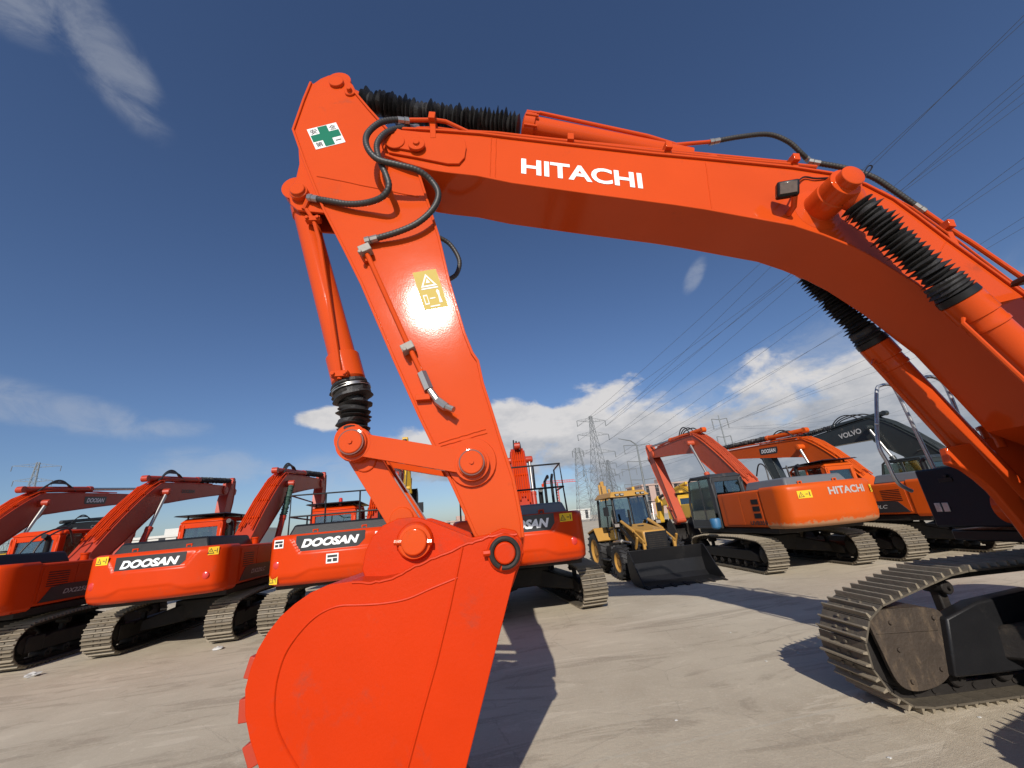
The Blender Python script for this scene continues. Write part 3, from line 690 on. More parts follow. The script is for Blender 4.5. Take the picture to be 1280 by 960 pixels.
    hy0 = St.lerp(Sb, .12) + pn * .45; hy1 = St.lerp(Sb, .80) + pn * .42
    m = MB()
    for y in (-.09, .09): m.prism([tuple(St.lerp(Sb, .04) + pn * .05), tuple(hy0 + pn * .1 - ax * .1), tuple(hy0 + pn * .1 + ax * .1), tuple(St.lerp(Sb, .25) + pn * .2)], y - .02, y + .02)
    m.build('cylinder_lug', boomm, st, .004)
    hyd(root, 'bucket_cylinder', (hy0.x, 0, hy0.y), (hy1.x, 0, hy1.y), .72, .085, boomm, M['chrome'])
    lk = MB(); piv = St.lerp(Sb, .86)
    for y in (-sw_ - .03, sw_ + .03):
        lk.prism([tuple(hy1 + ax * .07), tuple(hy1 - ax * .07), tuple(piv - ax * .06), tuple(piv + ax * .06)], y - .02, y + .02)
    be = Sb + pn * .42 + ax * .05
    lk.prism([tuple(hy1 + pn * .08), tuple(hy1 - pn * .08), tuple(be - pn * .08), tuple(be + pn * .08)], -.12, .12)
    lk.build('bucket_link', boomm, root, .006)
    # bucket: ears, side plates, curved shell
    bk = MB(); c0 = Sb + ax * .62 + pn * .15; arc = []
    for i in range(13):
        an = lerp(-.35, 3.0, i / 12); arc.append(c0 + (pn * math.cos(an - .6) + ax * math.sin(an - .6)) * .62)
    poly = [tuple(Sb - ax * .12 - pn * .05), tuple(be - ax * .1)] + [tuple(p) for p in arc]
    for y in (-.55, .55): bk.prism(poly, y - .02, y + .02)
    sh = [Vector(be - ax * .05)] + arc
    vs = []; 
    for p in sh:
        q = c0 + (p - c0) * .95; vs += [(p.x, -.55, p.y), (p.x, .55, p.y), (q.x, .55, q.y), (q.x, -.55, q.y)]
    fs = [(k_ * 4 + e, k_ * 4 + (e + 1) % 4, k_ * 4 + 4 + (e + 1) % 4, k_ * 4 + 4 + e) for k_ in range(len(sh) - 1) for e in range(4)] + [(0, 1, 2, 3)]
    bk.add(vs, fs)
    tp = arc[-1]; td = (arc[-1] - arc[-2]).normalized()
    for y in (-.5, -.25, 0, .25, .5): bk.hexa([(tp.x - .03, y - .05, tp.y - .03), (tp.x + .03, y - .05, tp.y - .03), (tp.x + .03, y + .05, tp.y - .03), (tp.x - .03, y + .05, tp.y - .03)] + [(tp.x + td.x * .22 + a_, y + b2, tp.y + td.y * .22) for a_, b2 in ((-.01, -.02), (.01, -.02), (.01, .02), (-.01, .02))])
    bk.build('bucket', M['darksteel'] if P.get('darkbucket', True) else boomm, root, .006)
    for o in set(C.objects) - before:
        if o.parent == root: o.location.y = P.get('by', -.3)
    return root

# ================================================================== the large excavator in front
MX, MY, MH = 5.762, 3.836, 184.0
big = empty('excavator', (MX, MY, 0), R(MH), 'large bright orange excavator in front whose boom and raised stick fill the picture', 'excavator', None)
_fx = Vector((math.cos(R(MH)), math.sin(R(MH)), 0)); _ly = Vector((-_fx.y, _fx.x, 0)); _mc = Vector((MX, MY, 0))
def tr(px, py, y):          # where the sight line to a measured image point meets the machine's own vertical plane y
    d = ray(px, py); k = ((_mc - EYE).dot(_ly) + y) / d.dot(_ly); p = EYE + d * k - _mc
    return (p.dot(_fx), p.z)
def tr3(px, py, y): a = tr(px, py, y); return Vector((a[0], y, a[1]))
def trl(pts, y): return [tr(a, b_, y) for a, b_ in pts]
O = M['orange']
undercarriage(big, L=5.0, gauge=2.56, width=.60, R_=.44, zc=.49, toprise=.20, pitch=.215, gh=.048)
# guard over the front idler of each crawler, brown with dried mud
for s in (-1, 1):
    m = MB(); pl_ = [(p.x, p.y) for p in crom([(x, z, 0) for x, z in trl([(1083, 773), (1096, 764), (1130, 760), (1163, 760), (1178, 768), (1186, 795), (1191, 828), (1184, 849), (1165, 861), (1141, 864), (1122, 852), (1103, 815), (1083, 773)], -1.03)], 4)][:-1]
    m.prism(pl_, s * 1.03, s * 1.07); m.prism([pl_[0], pl_[4], pl_[12], pl_[16], (pl_[16][0], pl_[16][1] - .05), (pl_[0][0], pl_[0][1] - .05)], s * 1.07, s * 1.42)
    for bq in ((1112, 778), (1166, 772), (1176, 836), (1140, 852), (1123, 812)):
        a = tr(bq[0], bq[1], -1.03); m.cyl((a[0], s * 1.035, a[1]), (a[0], s * 1.01, a[1]), .02, seg=6)
    a, b_ = tr(1095, 792, -1.03), tr(1172, 787, -1.03); m.tube([(a[0], s * 1.028, a[1]), (b_[0], s * 1.028, b_[1])], .008, 6)
    m.build('idler_guard', M['muddy'], big, .02)
    m = MB(); pb = trl([(1178, 772), (1215, 752), (1290, 735), (1290, 835), (1230, 842), (1190, 846)], -1.0); m.prism(pb, s * .96, s * 1.12); m.build('side_frame', M['black'], big, .02)
# ---- boom
BW = .27
up = [(-.62, 2.15), (-.30, 2.62)] + trl([(1330, 412), (1280, 371), (1232, 336), (1182, 300), (1144, 271), (1115, 250), (1080, 232), (1042, 219), (990, 211), (940, 206), (880, 200), (815, 194), (700, 181), (640, 174), (600, 169), (560, 166), (530, 164), (500, 163), (485, 167), (477, 177)], BW)
dn = [(-.20, 1.75), (.15, 2.0)] + trl([(1330, 520), (1280, 470), (1220, 411), (1188, 388), (1144, 355), (1092, 323), (1062, 308), (1027, 294), (990, 282), (940, 273), (880, 262), (840, 256), (740, 243), (640, 229), (596, 220), (560, 216), (540, 213), (509, 204), (482, 194)], BW)
b_ = MB(); beam(b_, up, dn, BW, plate=.02, lip=.025)
boom = b_.build('boom', O, big, .006)
# doubler plate and pin boss at the boom nose
for s in (1, -1):
    b_ = MB(); b_.prism(trl([(481, 180), (486, 170), (500, 165), (570, 172), (581, 177), (583, 186), (581, 199), (574, 207), (560, 207), (520, 199), (486, 193)], BW), s * (BW + .001), s * (BW + .026))
    b_.prism(trl([(480, 177), (487, 167), (498, 166), (525, 175), (530, 182), (526, 190), (515, 193), (492, 189), (482, 184)], BW), s * (BW + .026), s * (BW + .05))
    q = tr(521, 182, BW + .05); b_.lathe((q[0], s * (BW + .05), q[1]), (q[0], s * (BW + .1), q[1]), [(0, .085), (.6, .085), (.62, .035), (1, .03)], 20)
    q = tr(494, 177, BW + .05); b_.lathe((q[0], s * (BW + .05), q[1]), (q[0], s * (BW + .062), q[1]), [(0, .10), (1, .095)], 24)
    b_.build('nose_plate', O, boom, .004)
# weld seams across the web and a patch plate
for p0, p1 in (((614, 172), (612, 222)), ((620, 173), (619, 224)), ((882, 203), (890, 262)), ((1182, 302), (1150, 356))):
    b_ = MB(); a, c_ = tr3(*p0, BW + .001), tr3(*p1, BW + .001); b_.tube([a.lerp(c_, i / 10) + Vector((random.uniform(-.003, .003), 0, 0)) for i in range(11)], .006, 6); b_.build('weld_seam', O, boom)
text('lettering', 'HITACHI', tr3(727, 217, BW), tr3(802, 226.5, BW) - tr3(651, 207.5, BW), tr3(651.5, 198, BW) - tr3(651.5, 218, BW), (tr3(660, 199, BW) - tr3(660, 218, BW)).length, (tr3(802, 226, BW) - tr3(651, 208, BW)).length, M['white'], boom, bold=.028, thick=.004)
# work lamp on the web
lp = tr3(984, 237, BW + .17); m = MB()
rot = Vector((.42, .80, -.30)).to_track_quat('Y', 'Z').to_matrix() @ Matrix.Rotation(R(-12), 3, 'Y')
m.box(lp, (.19, .10, .155), rot); lamp = m.build('work_lamp', M['black'], boom, .02)
m = MB(); m.box(lp + rot @ Vector((0, .054, 0)), (.145, .008, .11), rot); m.build('lens', M['lampglass'], lamp, .01)
m = MB(); m.tube([lp + Vector((-.05, 0, -.08)), lp + Vector((-.08, -.08, -.14)), Vector((lp.x - .08, BW, lp.z - .16))], .028, 8); m.build('bracket', O, lamp)
m = MB(); m.tube(crom([lp + Vector((-.08, -.04, .02)), tr3(1003, 222, BW + .03), tr3(1020, 223, BW + .02), tr3(1045, 222, BW + .02), tr3(1062, 222, BW + .1)], 6), .009, 6); m.build('cable', M['black'], lamp)
# boom cylinder cross tube and its end bosses
bx, bz = tr(1042, 243, BW + .2)
FP1 = tr3(1093, 431, -.48); FD = (tr3(1203, 549, -.48) - FP1).normalized(); FP0 = FP1 - FD * 1.05
for s in (1, -1):
    if s < 0: bx, bz = FP0.x, FP0.z
    b_ = MB(); b_.lathe((bx, s * BW, bz), (bx, s * (BW + (.44 if s > 0 else .20)), bz), [(0, .25), (.03, .21), (.06, .165), (.45, .16), (.46, .15), (.80, .15), (.81, .11), (.98, .108), (1, .09)], 32); b_.build('cylinder_boss', O, boom, .004)
# two boom cylinders (the far one mirrors the near one)
YC = .50
p0 = tr3(1070, 254, YC); p1 = tr3(1202, 375, YC); dd = (p1 - p0).normalized()
foot = p0 + dd * ((1.75 - p0.z) / dd.z)
for s in (1, -1):
    S = lambda v: Vector((v.x, abs(v.y) if s > 0 else -abs(v.y), v.z))
    if s < 0: p0, p1, dd = FP0, FP1, FD; foot = p0 + dd * ((1.75 - p0.z) / dd.z)
    m = MB(); d2 = (foot - p1); L_ = d2.length
    m.lathe(S(p1 - dd * .02), S(foot), [(0, .11), (.01, .15), (.10, .15), (.105, .136), (.14, .136), (.145, .142), (.16, .142), (.165, .13), (1, .13)], 28)
    m.lathe((foot.x, s * YC - .12, foot.z), (foot.x, s * YC + .12, foot.z), [(0, .17), (1, .17)], 24)
    sid = dd.cross(Vector((0, 1, 0))).normalized()
    m.tube([S(p1 + sid * .13 + dd * .12), S(p1 + sid * .19 + dd * .15), S(p1 + sid * .19 + dd * (L_ * .8)), S(p1 + sid * .12 + dd * (L_ * .82))], .02, 8)
    cy = m.build('boom_cylinder', O, big, .0)
    m = MB(); m.bellows(S(p0), S(p1 - dd * .22), .085, .142, 21, jit=.016); m.bellows(S(p1 - dd * .22), S(p1 - dd * .07), .125, .145, 4, jit=.003); m.build('bellows', M['rubber'], cy, smooth=20)
    m = MB(); m.lathe(S(p1 - dd * .07), S(p1 - dd * .01), [(0, .15), (1, .152)], 28); m.build('clamp_band', M['black'], cy)
    m = MB(); m.lathe(S(p0 - dd * .10), S(p0 + dd * .02), [(0, .09), (.3, .11), (1, .085)], 20); m.build('rod_eye', O, cy)
# arm cylinder along the boom top
a0 = tr3(427, 112, 0); a1 = tr3(452, 127, 0); a2 = tr3(656, 158, 0); ad = (a2 - a1).normalized(); a3 = tr3(862, 199, 0); ad2 = (a3 - a2).normalized()
m = MB(); m.lathe(a2 - ad * .02, a3, [(0, .12), (.008, .150), (.07, .150), (.075, .122), (1, .118)], 28)
m.prism([(a3.x + .15, a3.z - .12), (a3.x - .2, a3.z - .12), (a3.x - .35, a3.z - .45), (a3.x + .3, a3.z - .35)], -.16, .16)
armc = m.build('arm_cylinder', O, big)
m = MB(); m.bellows(a1, a2 - ad * .06, .085, .145, 38, jit=.02, sag=.05); m.build('bellows', M['rubber'], armc, smooth=20)
m = MB(); m.cyl(a0, a1 + ad * .05, .07); m.lathe((a0.x, -.10, a0.z), (a0.x, .10, a0.z), [(0, .14), (1, .14)], 24); m.build('rod_eye', O, armc)
m = MB(); 
for i in range(8):
    an = i * math.pi / 4; q = a2 + ad * .03 + (Vector((0, 1, 0)) * math.cos(an) + ad.cross(Vector((0, 1, 0))) * math.sin(an)) * .15; m.cyl(q - ad * .03, q + ad * .12, .017, seg=8)
m.tube([a2 + ad * .1 + Vector((0, .06, .14)), a2 + ad2 * .2 + Vector((0, .06, .19)), a3.lerp(a2, .25) + Vector((0, .06, .16)), tr3(845, 181, .06), tr3(892, 177, .06)], .022, 10)
m.tube([a2 + ad * .1 + Vector((0, -.06, .12)), a2 + ad2 * .3 + Vector((0, -.06, .16)), a3 + Vector((0, -.06, .13))], .020, 10)
m.build('pipe', O, armc)
# steel pipes along the top edge of the boom, with clamps
def pl3(pts): return [tr3(x, y, yy) for x, y, yy in pts]
m = MB()
m.tube(pl3([(512, 150, .30), (543, 150, .28), (557, 152, .26), (585, 165, .22), (621, 167, .2), (700, 176, .2), (815, 189, .2), (900, 198, .2), (990, 206, .2), (1020, 209, .2)]), .022, 10)
m.tube(pl3([(520, 161, .2), (545, 161, .18), (585, 166, .12), (621, 168, .10), (815, 187, .10), (990, 204, .10)]), .022, 10)
m.tube(pl3([(1152, 262, .2), (1182, 283, .2), (1215, 304, .2), (1282, 350, .2), (1340, 393, .2)]), .024, 10)
m.tube(pl3([(1100, 238, .22), (1140, 260, .22), (1200, 303, .22), (1290, 372, .22)]), .012, 8)
m.build('pipe', O, boom)
for px, py, yy in ((541, 152, .27), (833, 188, .2), (712, 178, .2), (990, 203, .2), (1180, 285, .2)):
    m = MB(); q = tr3(px, py, yy); m.box(q, (.07, .16, .09), Matrix.Rotation(R(-8), 3, 'Y')); m.box(q + Vector((0, -.02, -.14)), (.06, .1, .26)); m.cyl(q + Vector((0, 0, .03)), q + Vector((0, 0, .07)), .014, seg=6); m.build('pipe_clamp', O, boom, .006)
# hoses
def hose(path, r, parent, n=8, fit=True):
    P = crom([tr3(x, y, yy) for x, y, yy in path], n); L = [0]
    for a, b2 in zip(P, P[1:]): L.append(L[-1] + (b2 - a).length)
    N = int(L[-1] / .011); pts = []; j = 0
    for i in range(N + 1):
        s_ = i / N * L[-1]
        while j < len(L) - 2 and L[j + 1] < s_: j += 1
        pts.append(P[j].lerp(P[j + 1], (s_ - L[j]) / max(1e-6, L[j + 1] - L[j])))
    m = MB(); m.tube(pts, [r * (1.0 if i % 3 else .90) for i in range(len(pts))], 10); h = m.build('hose', M['hose'], parent, smooth=50)
    if fit:
        for a, b2 in ((pts[0], pts[min(6, len(pts) - 1)]), (pts[-1], pts[-min(7, len(pts))])):
            m = MB(); d = (a - b2).normalized(); m.lathe(a - d * .07, a + d * .05, [(0, r * 1.12), (.55, r * 1.12), (.56, r * .8), (.62, r * 1.25), (1, r * 1.25)], 8); m.build('fitting', M['chrome'], h)
    return h
hose([(505, 151, .30), (492, 150, .34), (474, 154, .40), (459, 168, .45), (459, 184, .48), (472, 199, .48), (497, 206, .46), (522, 213, .42), (539, 226, .36), (548, 242, .34), (542, 260, .32), (523, 278, .30), (497, 290, .28), (463, 300, .25)], .031, boom)
hose([(518, 160, .2), (496, 161, .30), (480, 168, .37), (471, 182, .40), (475, 202, .42), (483, 220, .42), (486, 234, .40), (478, 246, .36), (460, 253, .30), (436, 255, .26), (410, 251, .24), (391, 248, .20)], .031, boom)
hose([(892, 177, .06), (925, 171, .08), (960, 168, .08), (985, 177, .08), (1002, 192, .05), (1012, 202, .0)], .028, boom)
hose([(1016, 203, .12), (1055, 210, .16), (1090, 221, .2), (1120, 240, .2), (1150, 261, .2)], .030, boom)
hose([(545, 295, -.28), (562, 305, -.34), (574, 325, -.36), (571, 342, -.34), (560, 350, -.28)], .026, boom, fit=False)
m = MB(); m.tube(crom([tr3(1062, 215, .62), tr3(1075, 222, .66), tr3(1085, 208, .66), tr3(1090, 210, .66), tr3(1076, 228, .64)], 5), .006, 5); m.build('cable_tie', M['black'], boom)
# ---- stick
SW = .20
right = [(440, 113), (460, 137), (486, 166), (523, 219), (537, 264), (547, 296), (560, 352), (579, 417), (589, 442), (596, 452), (602, 480), (611, 508), (624, 550), (640, 599), (650, 650), (652, 672)]
left = [(390, 104), (381, 126), (368, 163), (383, 205), (407, 264), (432, 312), (454, 356), (494, 449), (526, 520), (545, 559), (570, 611), (595, 667), (612, 690)]
b_ = MB(); beam(b_, trl(right[::-1], SW), trl(left[::-1], SW), SW, plate=.018, lip=.02)
stick = b_.build('stick', O, big, .005)
b_ = MB()
for s in (1, -1):       # tail lug for the arm cylinder, and lug for the bucket cylinder
    b_.prism(trl([(391, 105), (401, 98), (411, 94), (422, 94), (433, 98), (441, 106), (448, 120), (462, 140), (440, 150), (400, 130)], SW - .03), s * .12, s * (SW - .03))
    b_.prism(trl([(372, 170), (374, 205), (370, 222), (363, 236), (361, 245), (363, 255), (371, 262), (383, 264), (407, 266), (420, 283), (428, 300), (425, 250), (400, 200)], SW - .04), s * .13, s * (SW - .04))
    q = tr(376, 244, SW - .04); b_.lathe((q[0], s * (SW - .05), q[1]), (q[0], s * (SW + .05), q[1]), [(0, .09), (.7, .09), (.72, .075), (1, .07)], 22)
    q = tr(421, 104, SW); b_.lathe((q[0], s * (SW - .04), q[1]), (q[0], s * (SW + .03), q[1]), [(0, .085), (1, .08)], 22)
    q = tr(438, 116, SW); b_.lathe((q[0], s * (SW - .04), q[1]), (q[0], s * (SW + .06), q[1]), [(0, .06), (.6, .06), (.62, .03), (1, .025)], 14)
    b_.prism(trl([(413, 108), (425, 100), (448, 118), (446, 124), (440, 125)], SW - .02), s * (SW - .03), s * (SW - .005))
b_.build('lug', O, stick, .006)
m = MB()
q = tr(590, 578, SW); m.lathe((q[0], SW - .01, q[1]), (q[0], SW + .03, q[1]), [(0, .20), (1, .19)], 28); m.lathe((q[0], -SW + .01, q[1]), (q[0], -SW - .03, q[1]), [(0, .20), (1, .19)], 28)
m.build('weld_ring', O, stick)
for p0_, p1_ in (((548, 554), (607, 536)), ((546, 559), (609, 541)), ((396, 220), (523, 246))):
    m = MB(); a, c_ = tr3(*p0_, SW + .002), tr3(*p1_, SW + .002); m.tube([a.lerp(c_, i / 12) + Vector((0, 0, random.uniform(-.003, .003))) for i in range(13)], .006, 6); m.build('weld_seam', O, stick)
# auxiliary pipe with fittings down the stick face
m = MB(); m.tube(pl3([(455, 300, .24), (455, 312, .26), (461, 322, .26), (485, 375, .26), (507, 424, .26), (527, 466, .26)]), .022, 10); pp = m.build('pipe', O, stick)
m = MB(); m.box(tr3(457, 313, .26), (.11, .09, .08), Matrix.Rotation(R(25), 3, 'Y')); m.box(tr3(510, 435, .26), (.11, .09, .07), Matrix.Rotation(R(25), 3, 'Y'))
for q in ((450, 315, .32), (506, 437, .32)): c_ = tr3(*q); m.cyl(c_ - Vector((0, .03, 0)), c_ + Vector((0, .02, 0)), .02, seg=6)
m.build('pipe_clamp', M['clamp'], pp, .006)
m = MB(); m.tube(pl3([(527, 466, .26), (536, 487, .26)]), .042, 6); m.tube(pl3([(537, 487, .26), (545, 498, .26), (548, 503, .27)]), .028, 10); m.tube(pl3([(547, 501, .27), (558, 509, .30)]), .036, 8); m.tube(pl3([(557, 508, .30), (567, 512, .33)]), .026, 8); m.build('valve', M['chrome'], pp)
m = MB(); m.box(tr3(529, 497, .23), (.12, .05, .05)); m.box(tr3(457, 320, .225), (.08, .04, .14), Matrix.Rotation(R(25), 3, 'Y')); m.build('bracket', O, pp, .004)
# stickers on the stick
cc = tr3(408, 170, SW); exx = (tr3(420, 154, SW) - tr3(383.6, 163, SW)); eyy = (tr3(383.6, 163, SW) - tr3(395, 188, SW))
exn = exx / 2; eyn = eyy / 2; m = MB(); cc = (tr3(383.6, 163, SW) + tr3(432, 177, SW)) / 2
decal(m, cc, exn, eyn, [(-1, -1), (1, -1), (1, 1), (-1, 1)], .003); m.mi = 1
decal(m, cc, exn, eyn, [(-.32, -.95), (.32, -.95), (.32, -.32), (.95, -.32), (.95, .32), (.32, .32), (.32, .95), (-.32, .95), (-.32, .32), (-.95, .32), (-.95, -.32), (-.32, -.32)], .005)
gs = m.build('safety_sticker', [M['stick_w'], M['green']], stick, smooth=0)
for ch, ux, uy, ww in (('安', -.64, .64, .20), ('全', .64, .64, .20), ('第', -.64, -.64, .20)):
    text('lettering', ch, cc + exn * ux + eyn * uy, exn, eyn, eyn.length * .46, exn.length * .46, M['plate'], gs, thick=.006, bold=.0)
m = MB(); decal(m, cc, exn, eyn, [(.45, -.68), (.85, -.68), (.85, -.60), (.45, -.60)], .006); m.build('printed_line', M['plate'], gs, smooth=0)
cc = (tr3(517, 341, SW) + tr3(559, 383, SW)) / 2; ex_ = tr3(546, 336, SW) - tr3(517, 341, SW); ey_ = tr3(517, 341, SW) - tr3(532, 388, SW)
warn_sticker('warning_sticker', cc, ex_, ey_, ex_.length, ey_.length, stick, base='stick_g', style=1)
# ---- bucket cylinder
c0 = tr3(376, 246, 0); c1 = tr3(437, 480, 0); c2 = tr3(443, 552, 0); cd = (c1 - c0).normalized()
m = MB(); m.lathe(c0 + cd * .12, c1, [(0, .09), (.02, .125), (.07, .125), (.075, .112), (.86, .118), (.87, .145), (.985, .145), (1, .12)], 28)
m.lathe((c0.x, -.12, c0.z), (c0.x, .12, c0.z), [(0, .14), (1, .14)], 24)
bc = m.build('bucket_cylinder', O, big)
m = MB(); px_ = [tr3(x, y, .16) for x, y in ((383, 262), (392, 275), (399, 300), (410, 370), (421, 440), (425, 468), (424, 474))]; m.tube(px_, .020, 8)
for q in (px_[1], px_[-2]): m.box(q, (.14, .06, .05)); 
for q in (px_[1], px_[-2]):
    for dx in (-.05, .05): m.cyl(q + Vector((dx, -.02, 0)), q + Vector((dx, .05, 0)), .018, seg=6)
m.tube([tr3(380, 262, .16), tr3(386, 248, .18), tr3(391, 248, .20)], .026, 8)
m.build('pipe', O, bc)
m = MB(); m.bellows(c1 + cd * .0, c1 + cd * .16, .15, .165, 4, jit=.006); m.bellows(c1 + cd * .15, c2 - cd * .06, .105, .135, 9, jit=.02); m.build('bellows', M['rubber'], bc, smooth=20)
m = MB(); m.lathe(c1 + cd * .05, c1 + cd * .075, [(0, .168), (1, .168)], 28); m.build('clamp_band', M['chrome'], bc)
m = MB(); m.lathe((c2.x, -.11, c2.z), (c2.x, .11, c2.z), [(0, .13), (1, .13)], 24); m.cyl(c2, c2 - cd * .2, .07); m.build('rod_eye', O, bc)
# ---- links
def bar(b_, p, q, w0, w1, y0, y1, r0, r1):
    p, q = Vector(p), Vector(q); d = (q - p).normalized(); n = Vector((-d.y, d.x))
    b_.prism([tuple(p + n * w0), tuple(q + n * w1), tuple(q - n * w1), tuple(p - n * w0)], y0, y1)
    for c_, r_ in ((p, r0), (q, r1)): b_.lathe((c_.x, y0 - .002, c_.y), (c_.x, y1 + .002, c_.y), [(0, r_), (1, r_)], 28)
for s in (1, -1):
    m = MB(); YL = .285; p = tr(441, 554, YL); q = tr(590, 579, YL); bar(m, p, q, .088, .088, s * (YL - .05), s * YL, .135, .135)
    for c_ in (p, q):
        m.lathe((c_[0], s * YL, c_[1]), (c_[0], s * (YL + .055), c_[1]), [(0, .115), (.5, .11), (.55, .095), (.9, .095), (.92, .07), (1, .07)], 24)
        m.cyl((c_[0], s * (YL - .09), c_[1]), (c_[0], s * (YL - .05), c_[1]), .14)
    il = m.build('idler_link', O, big, .005)
    for c_ in (p, q):
        m = MB(); m.lathe((c_[0], s * (YL + .03), c_[1]), (c_[0], s * (YL + .0565), c_[1]), [(0, .099), (1, .099)], 28); m.build('dark_ring', M['grease_shade'], il)  # dark ring paints grime and shadow crescents around each link pin
        m = MB(); m.lathe((c_[0], s * (YL + .05), c_[1]), (c_[0], s * (YL + .066), c_[1]), [(0, .088), (.7, .088), (1, .082)], 24); m.cyl((c_[0], s * (YL + .06), c_[1]), (c_[0], s * (YL + .078), c_[1]), .018, seg=6); m.build('pin', O, il)
m = MB(); p = tr(444, 556, .17); q = tr(519, 676, .17); 
for s in (1, -1): bar(m, p, q, .11, .11, s * .08, s * .17, .14, .15)
m.prism([tuple(Vector(p) * .75 + Vector(q) * .25 + Vector((.10, 0))), tuple(Vector(p) * .25 + Vector(q) * .75 + Vector((.10, 0))), tuple(Vector(p) * .25 + Vector(q) * .75 - Vector((.08, 0))), tuple(Vector(p) * .75 + Vector(q) * .25 - Vector((.08, 0)))], -.085, .085)
for c_, r_ in ((p, .10), (q, .10)):
    d_ = (Vector(q) - Vector(p)).normalized(); e_ = Vector(c_) + d_ * (.16 if c_ is p else -.19); m.lathe((e_.x, .165, e_.y), (e_.x, .185, e_.y), [(0, .095), (1, .085)], 20)
m.build('bucket_link', O, big, .005)
# ---- bucket
YB = .66; BP = M['bucketpaint']
side = trl([(644, 716), (655, 690), (646, 668), (620, 668), (577, 683), (545, 696), (519, 707), (491, 722), (465, 727), (438, 727), (410, 731), (388, 741), (368, 755), (350, 771), (335, 790), (322, 812), (313, 835), (306, 862), (306, 895), (312, 925), (325, 965), (345, 1005), (375, 1050)], YB)
zt_ = min(z for x, z in side); tip = tr(540, 1130, YB); heel = tr(425, 1110, YB); outline = side + [heel, tip]
b_ = MB()
for s in (1, -1): b_.prism(outline, s * (YB - .035), s * YB)
# curved shell between the side plates (back and floor)
run = side[4:] + [heel, tip]; cen = Vector((sum(p[0] for p in outline) / len(outline), sum(p[1] for p in outline) / len(outline)))
for k_ in range(len(run) - 1):
    p, q = Vector(run[k_]), Vector(run[k_ + 1]); d = (q - p).normalized(); n = Vector((-d.y, d.x)); n = n if n.dot(cen - p) > 0 else -n
    p2, q2 = p + n * .035, q + n * .035
    b_.hexa([(p.x, -YB + .034, p.y), (q.x, -YB + .034, q.y), (q2.x, -YB + .034, q2.y), (p2.x, -YB + .034, p2.y), (p.x, YB - .034, p.y), (q.x, YB - .034, q.y), (q2.x, YB - .034, q2.y), (p2.x, YB - .034, p2.y)])
bucket = b_.build('bucket', BP, big, .004)
ear = trl([(452, 712), (456, 690), (464, 672), (478, 657), (497, 648), (520, 646), (540, 652), (560, 660), (590, 672), (610, 668), (628, 660), (645, 663), (652, 676), (655, 692), (648, 712), (640, 735), (560, 760), (470, 760)], .38)
for s in (1, -1):
    b_ = MB(); b_.prism(ear, s * .31, s * .38); q = tr(519, 676, .38); b_.lathe((q[0], s * .38, q[1]), (q[0], s * .42, q[1]), [(0, .13), (.8, .125), (1, .115)], 28)
    ears = b_.build('ear', BP, bucket, .01)
    q = tr(519, 677, .42); m = MB(); m.lathe((q[0], s * .40, q[1]), (q[0], s * .475, q[1]), [(0, .112), (.5, .112), (.52, .088), (.9, .088), (1, .08)], 28); m.tube([(q[0] + .14, s * .44, q[1] + .01), (q[0] - .12, s * .44, q[1] - .01)], .022, 6); m.build('pin', O, ears, .003)
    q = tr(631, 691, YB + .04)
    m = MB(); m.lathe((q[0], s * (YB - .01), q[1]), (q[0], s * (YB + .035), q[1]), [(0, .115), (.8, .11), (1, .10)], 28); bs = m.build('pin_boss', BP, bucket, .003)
    m = MB(); nseg = 26; m.tube([(q[0] + .084 * math.cos(a), s * (YB + .042), q[1] + .084 * math.sin(a)) for a in [lerp(-.2, 2.2 * math.pi - 1.0, k_ / nseg) - .9 for k_ in range(nseg + 1)]], .017, 8); m.build('dark_ring', M['darksteel'], bs)
    m = MB(); m.lathe((q[0], s * (YB + .03), q[1]), (q[0], s * (YB + .07), q[1]), [(0, .066), (.8, .066), (1, .058)], 24); m.tube([(q[0] + .135, s * (YB + .045), q[1] + .01), (q[0] + .09, s * (YB + .045), q[1] + .01)], .02, 6); m.build('pin', BP, bs, .002)
# wear plate outline, cutter weld and rib on the side plates
m = MB(); arc = [(572, 722), (540, 735), (510, 748), (480, 754), (450, 756), (425, 757), (405, 764), (388, 776), (370, 796), (356, 818), (347, 845), (343, 872), (344, 900), (352, 925), (372, 960), (400, 1000)]
for s in (1, -1):
    pts = [Vector((x, s * (YB + .001), z)) for x, z in trl(arc, YB)]; m.tube([p + Vector((0, random.uniform(-.001, .001), 0)) for p in crom(pts, 4)], .007, 6)
    pts = [Vector((x, s * (YB + .001), z)) for x, z in trl([(578, 684), (562, 760), (545, 830), (528, 890), (508, 965), (490, 1030)], YB)]; m.tube(pts, .008, 6)
    pts = [Vector((x, s * (YB + .001), z)) for x, z in trl([(646, 668), (620, 669), (598, 676), (577, 683), (545, 697), (519, 708), (491, 723), (465, 728), (440, 728)], YB)]; m.tube([p + Vector((random.uniform(-.004, .004), 0, random.uniform(-.004, .004))) for p in crom(pts, 5)], .009, 6)
m.build('weld_seam', BP, bucket)
m = MB(); m.prism(trl([(644, 717), (640, 745), (612, 860), (588, 960), (566, 1050), (556, 1083), (540, 1083), (556, 1020), (570, 955)], YB), YB + .001, YB + .004)
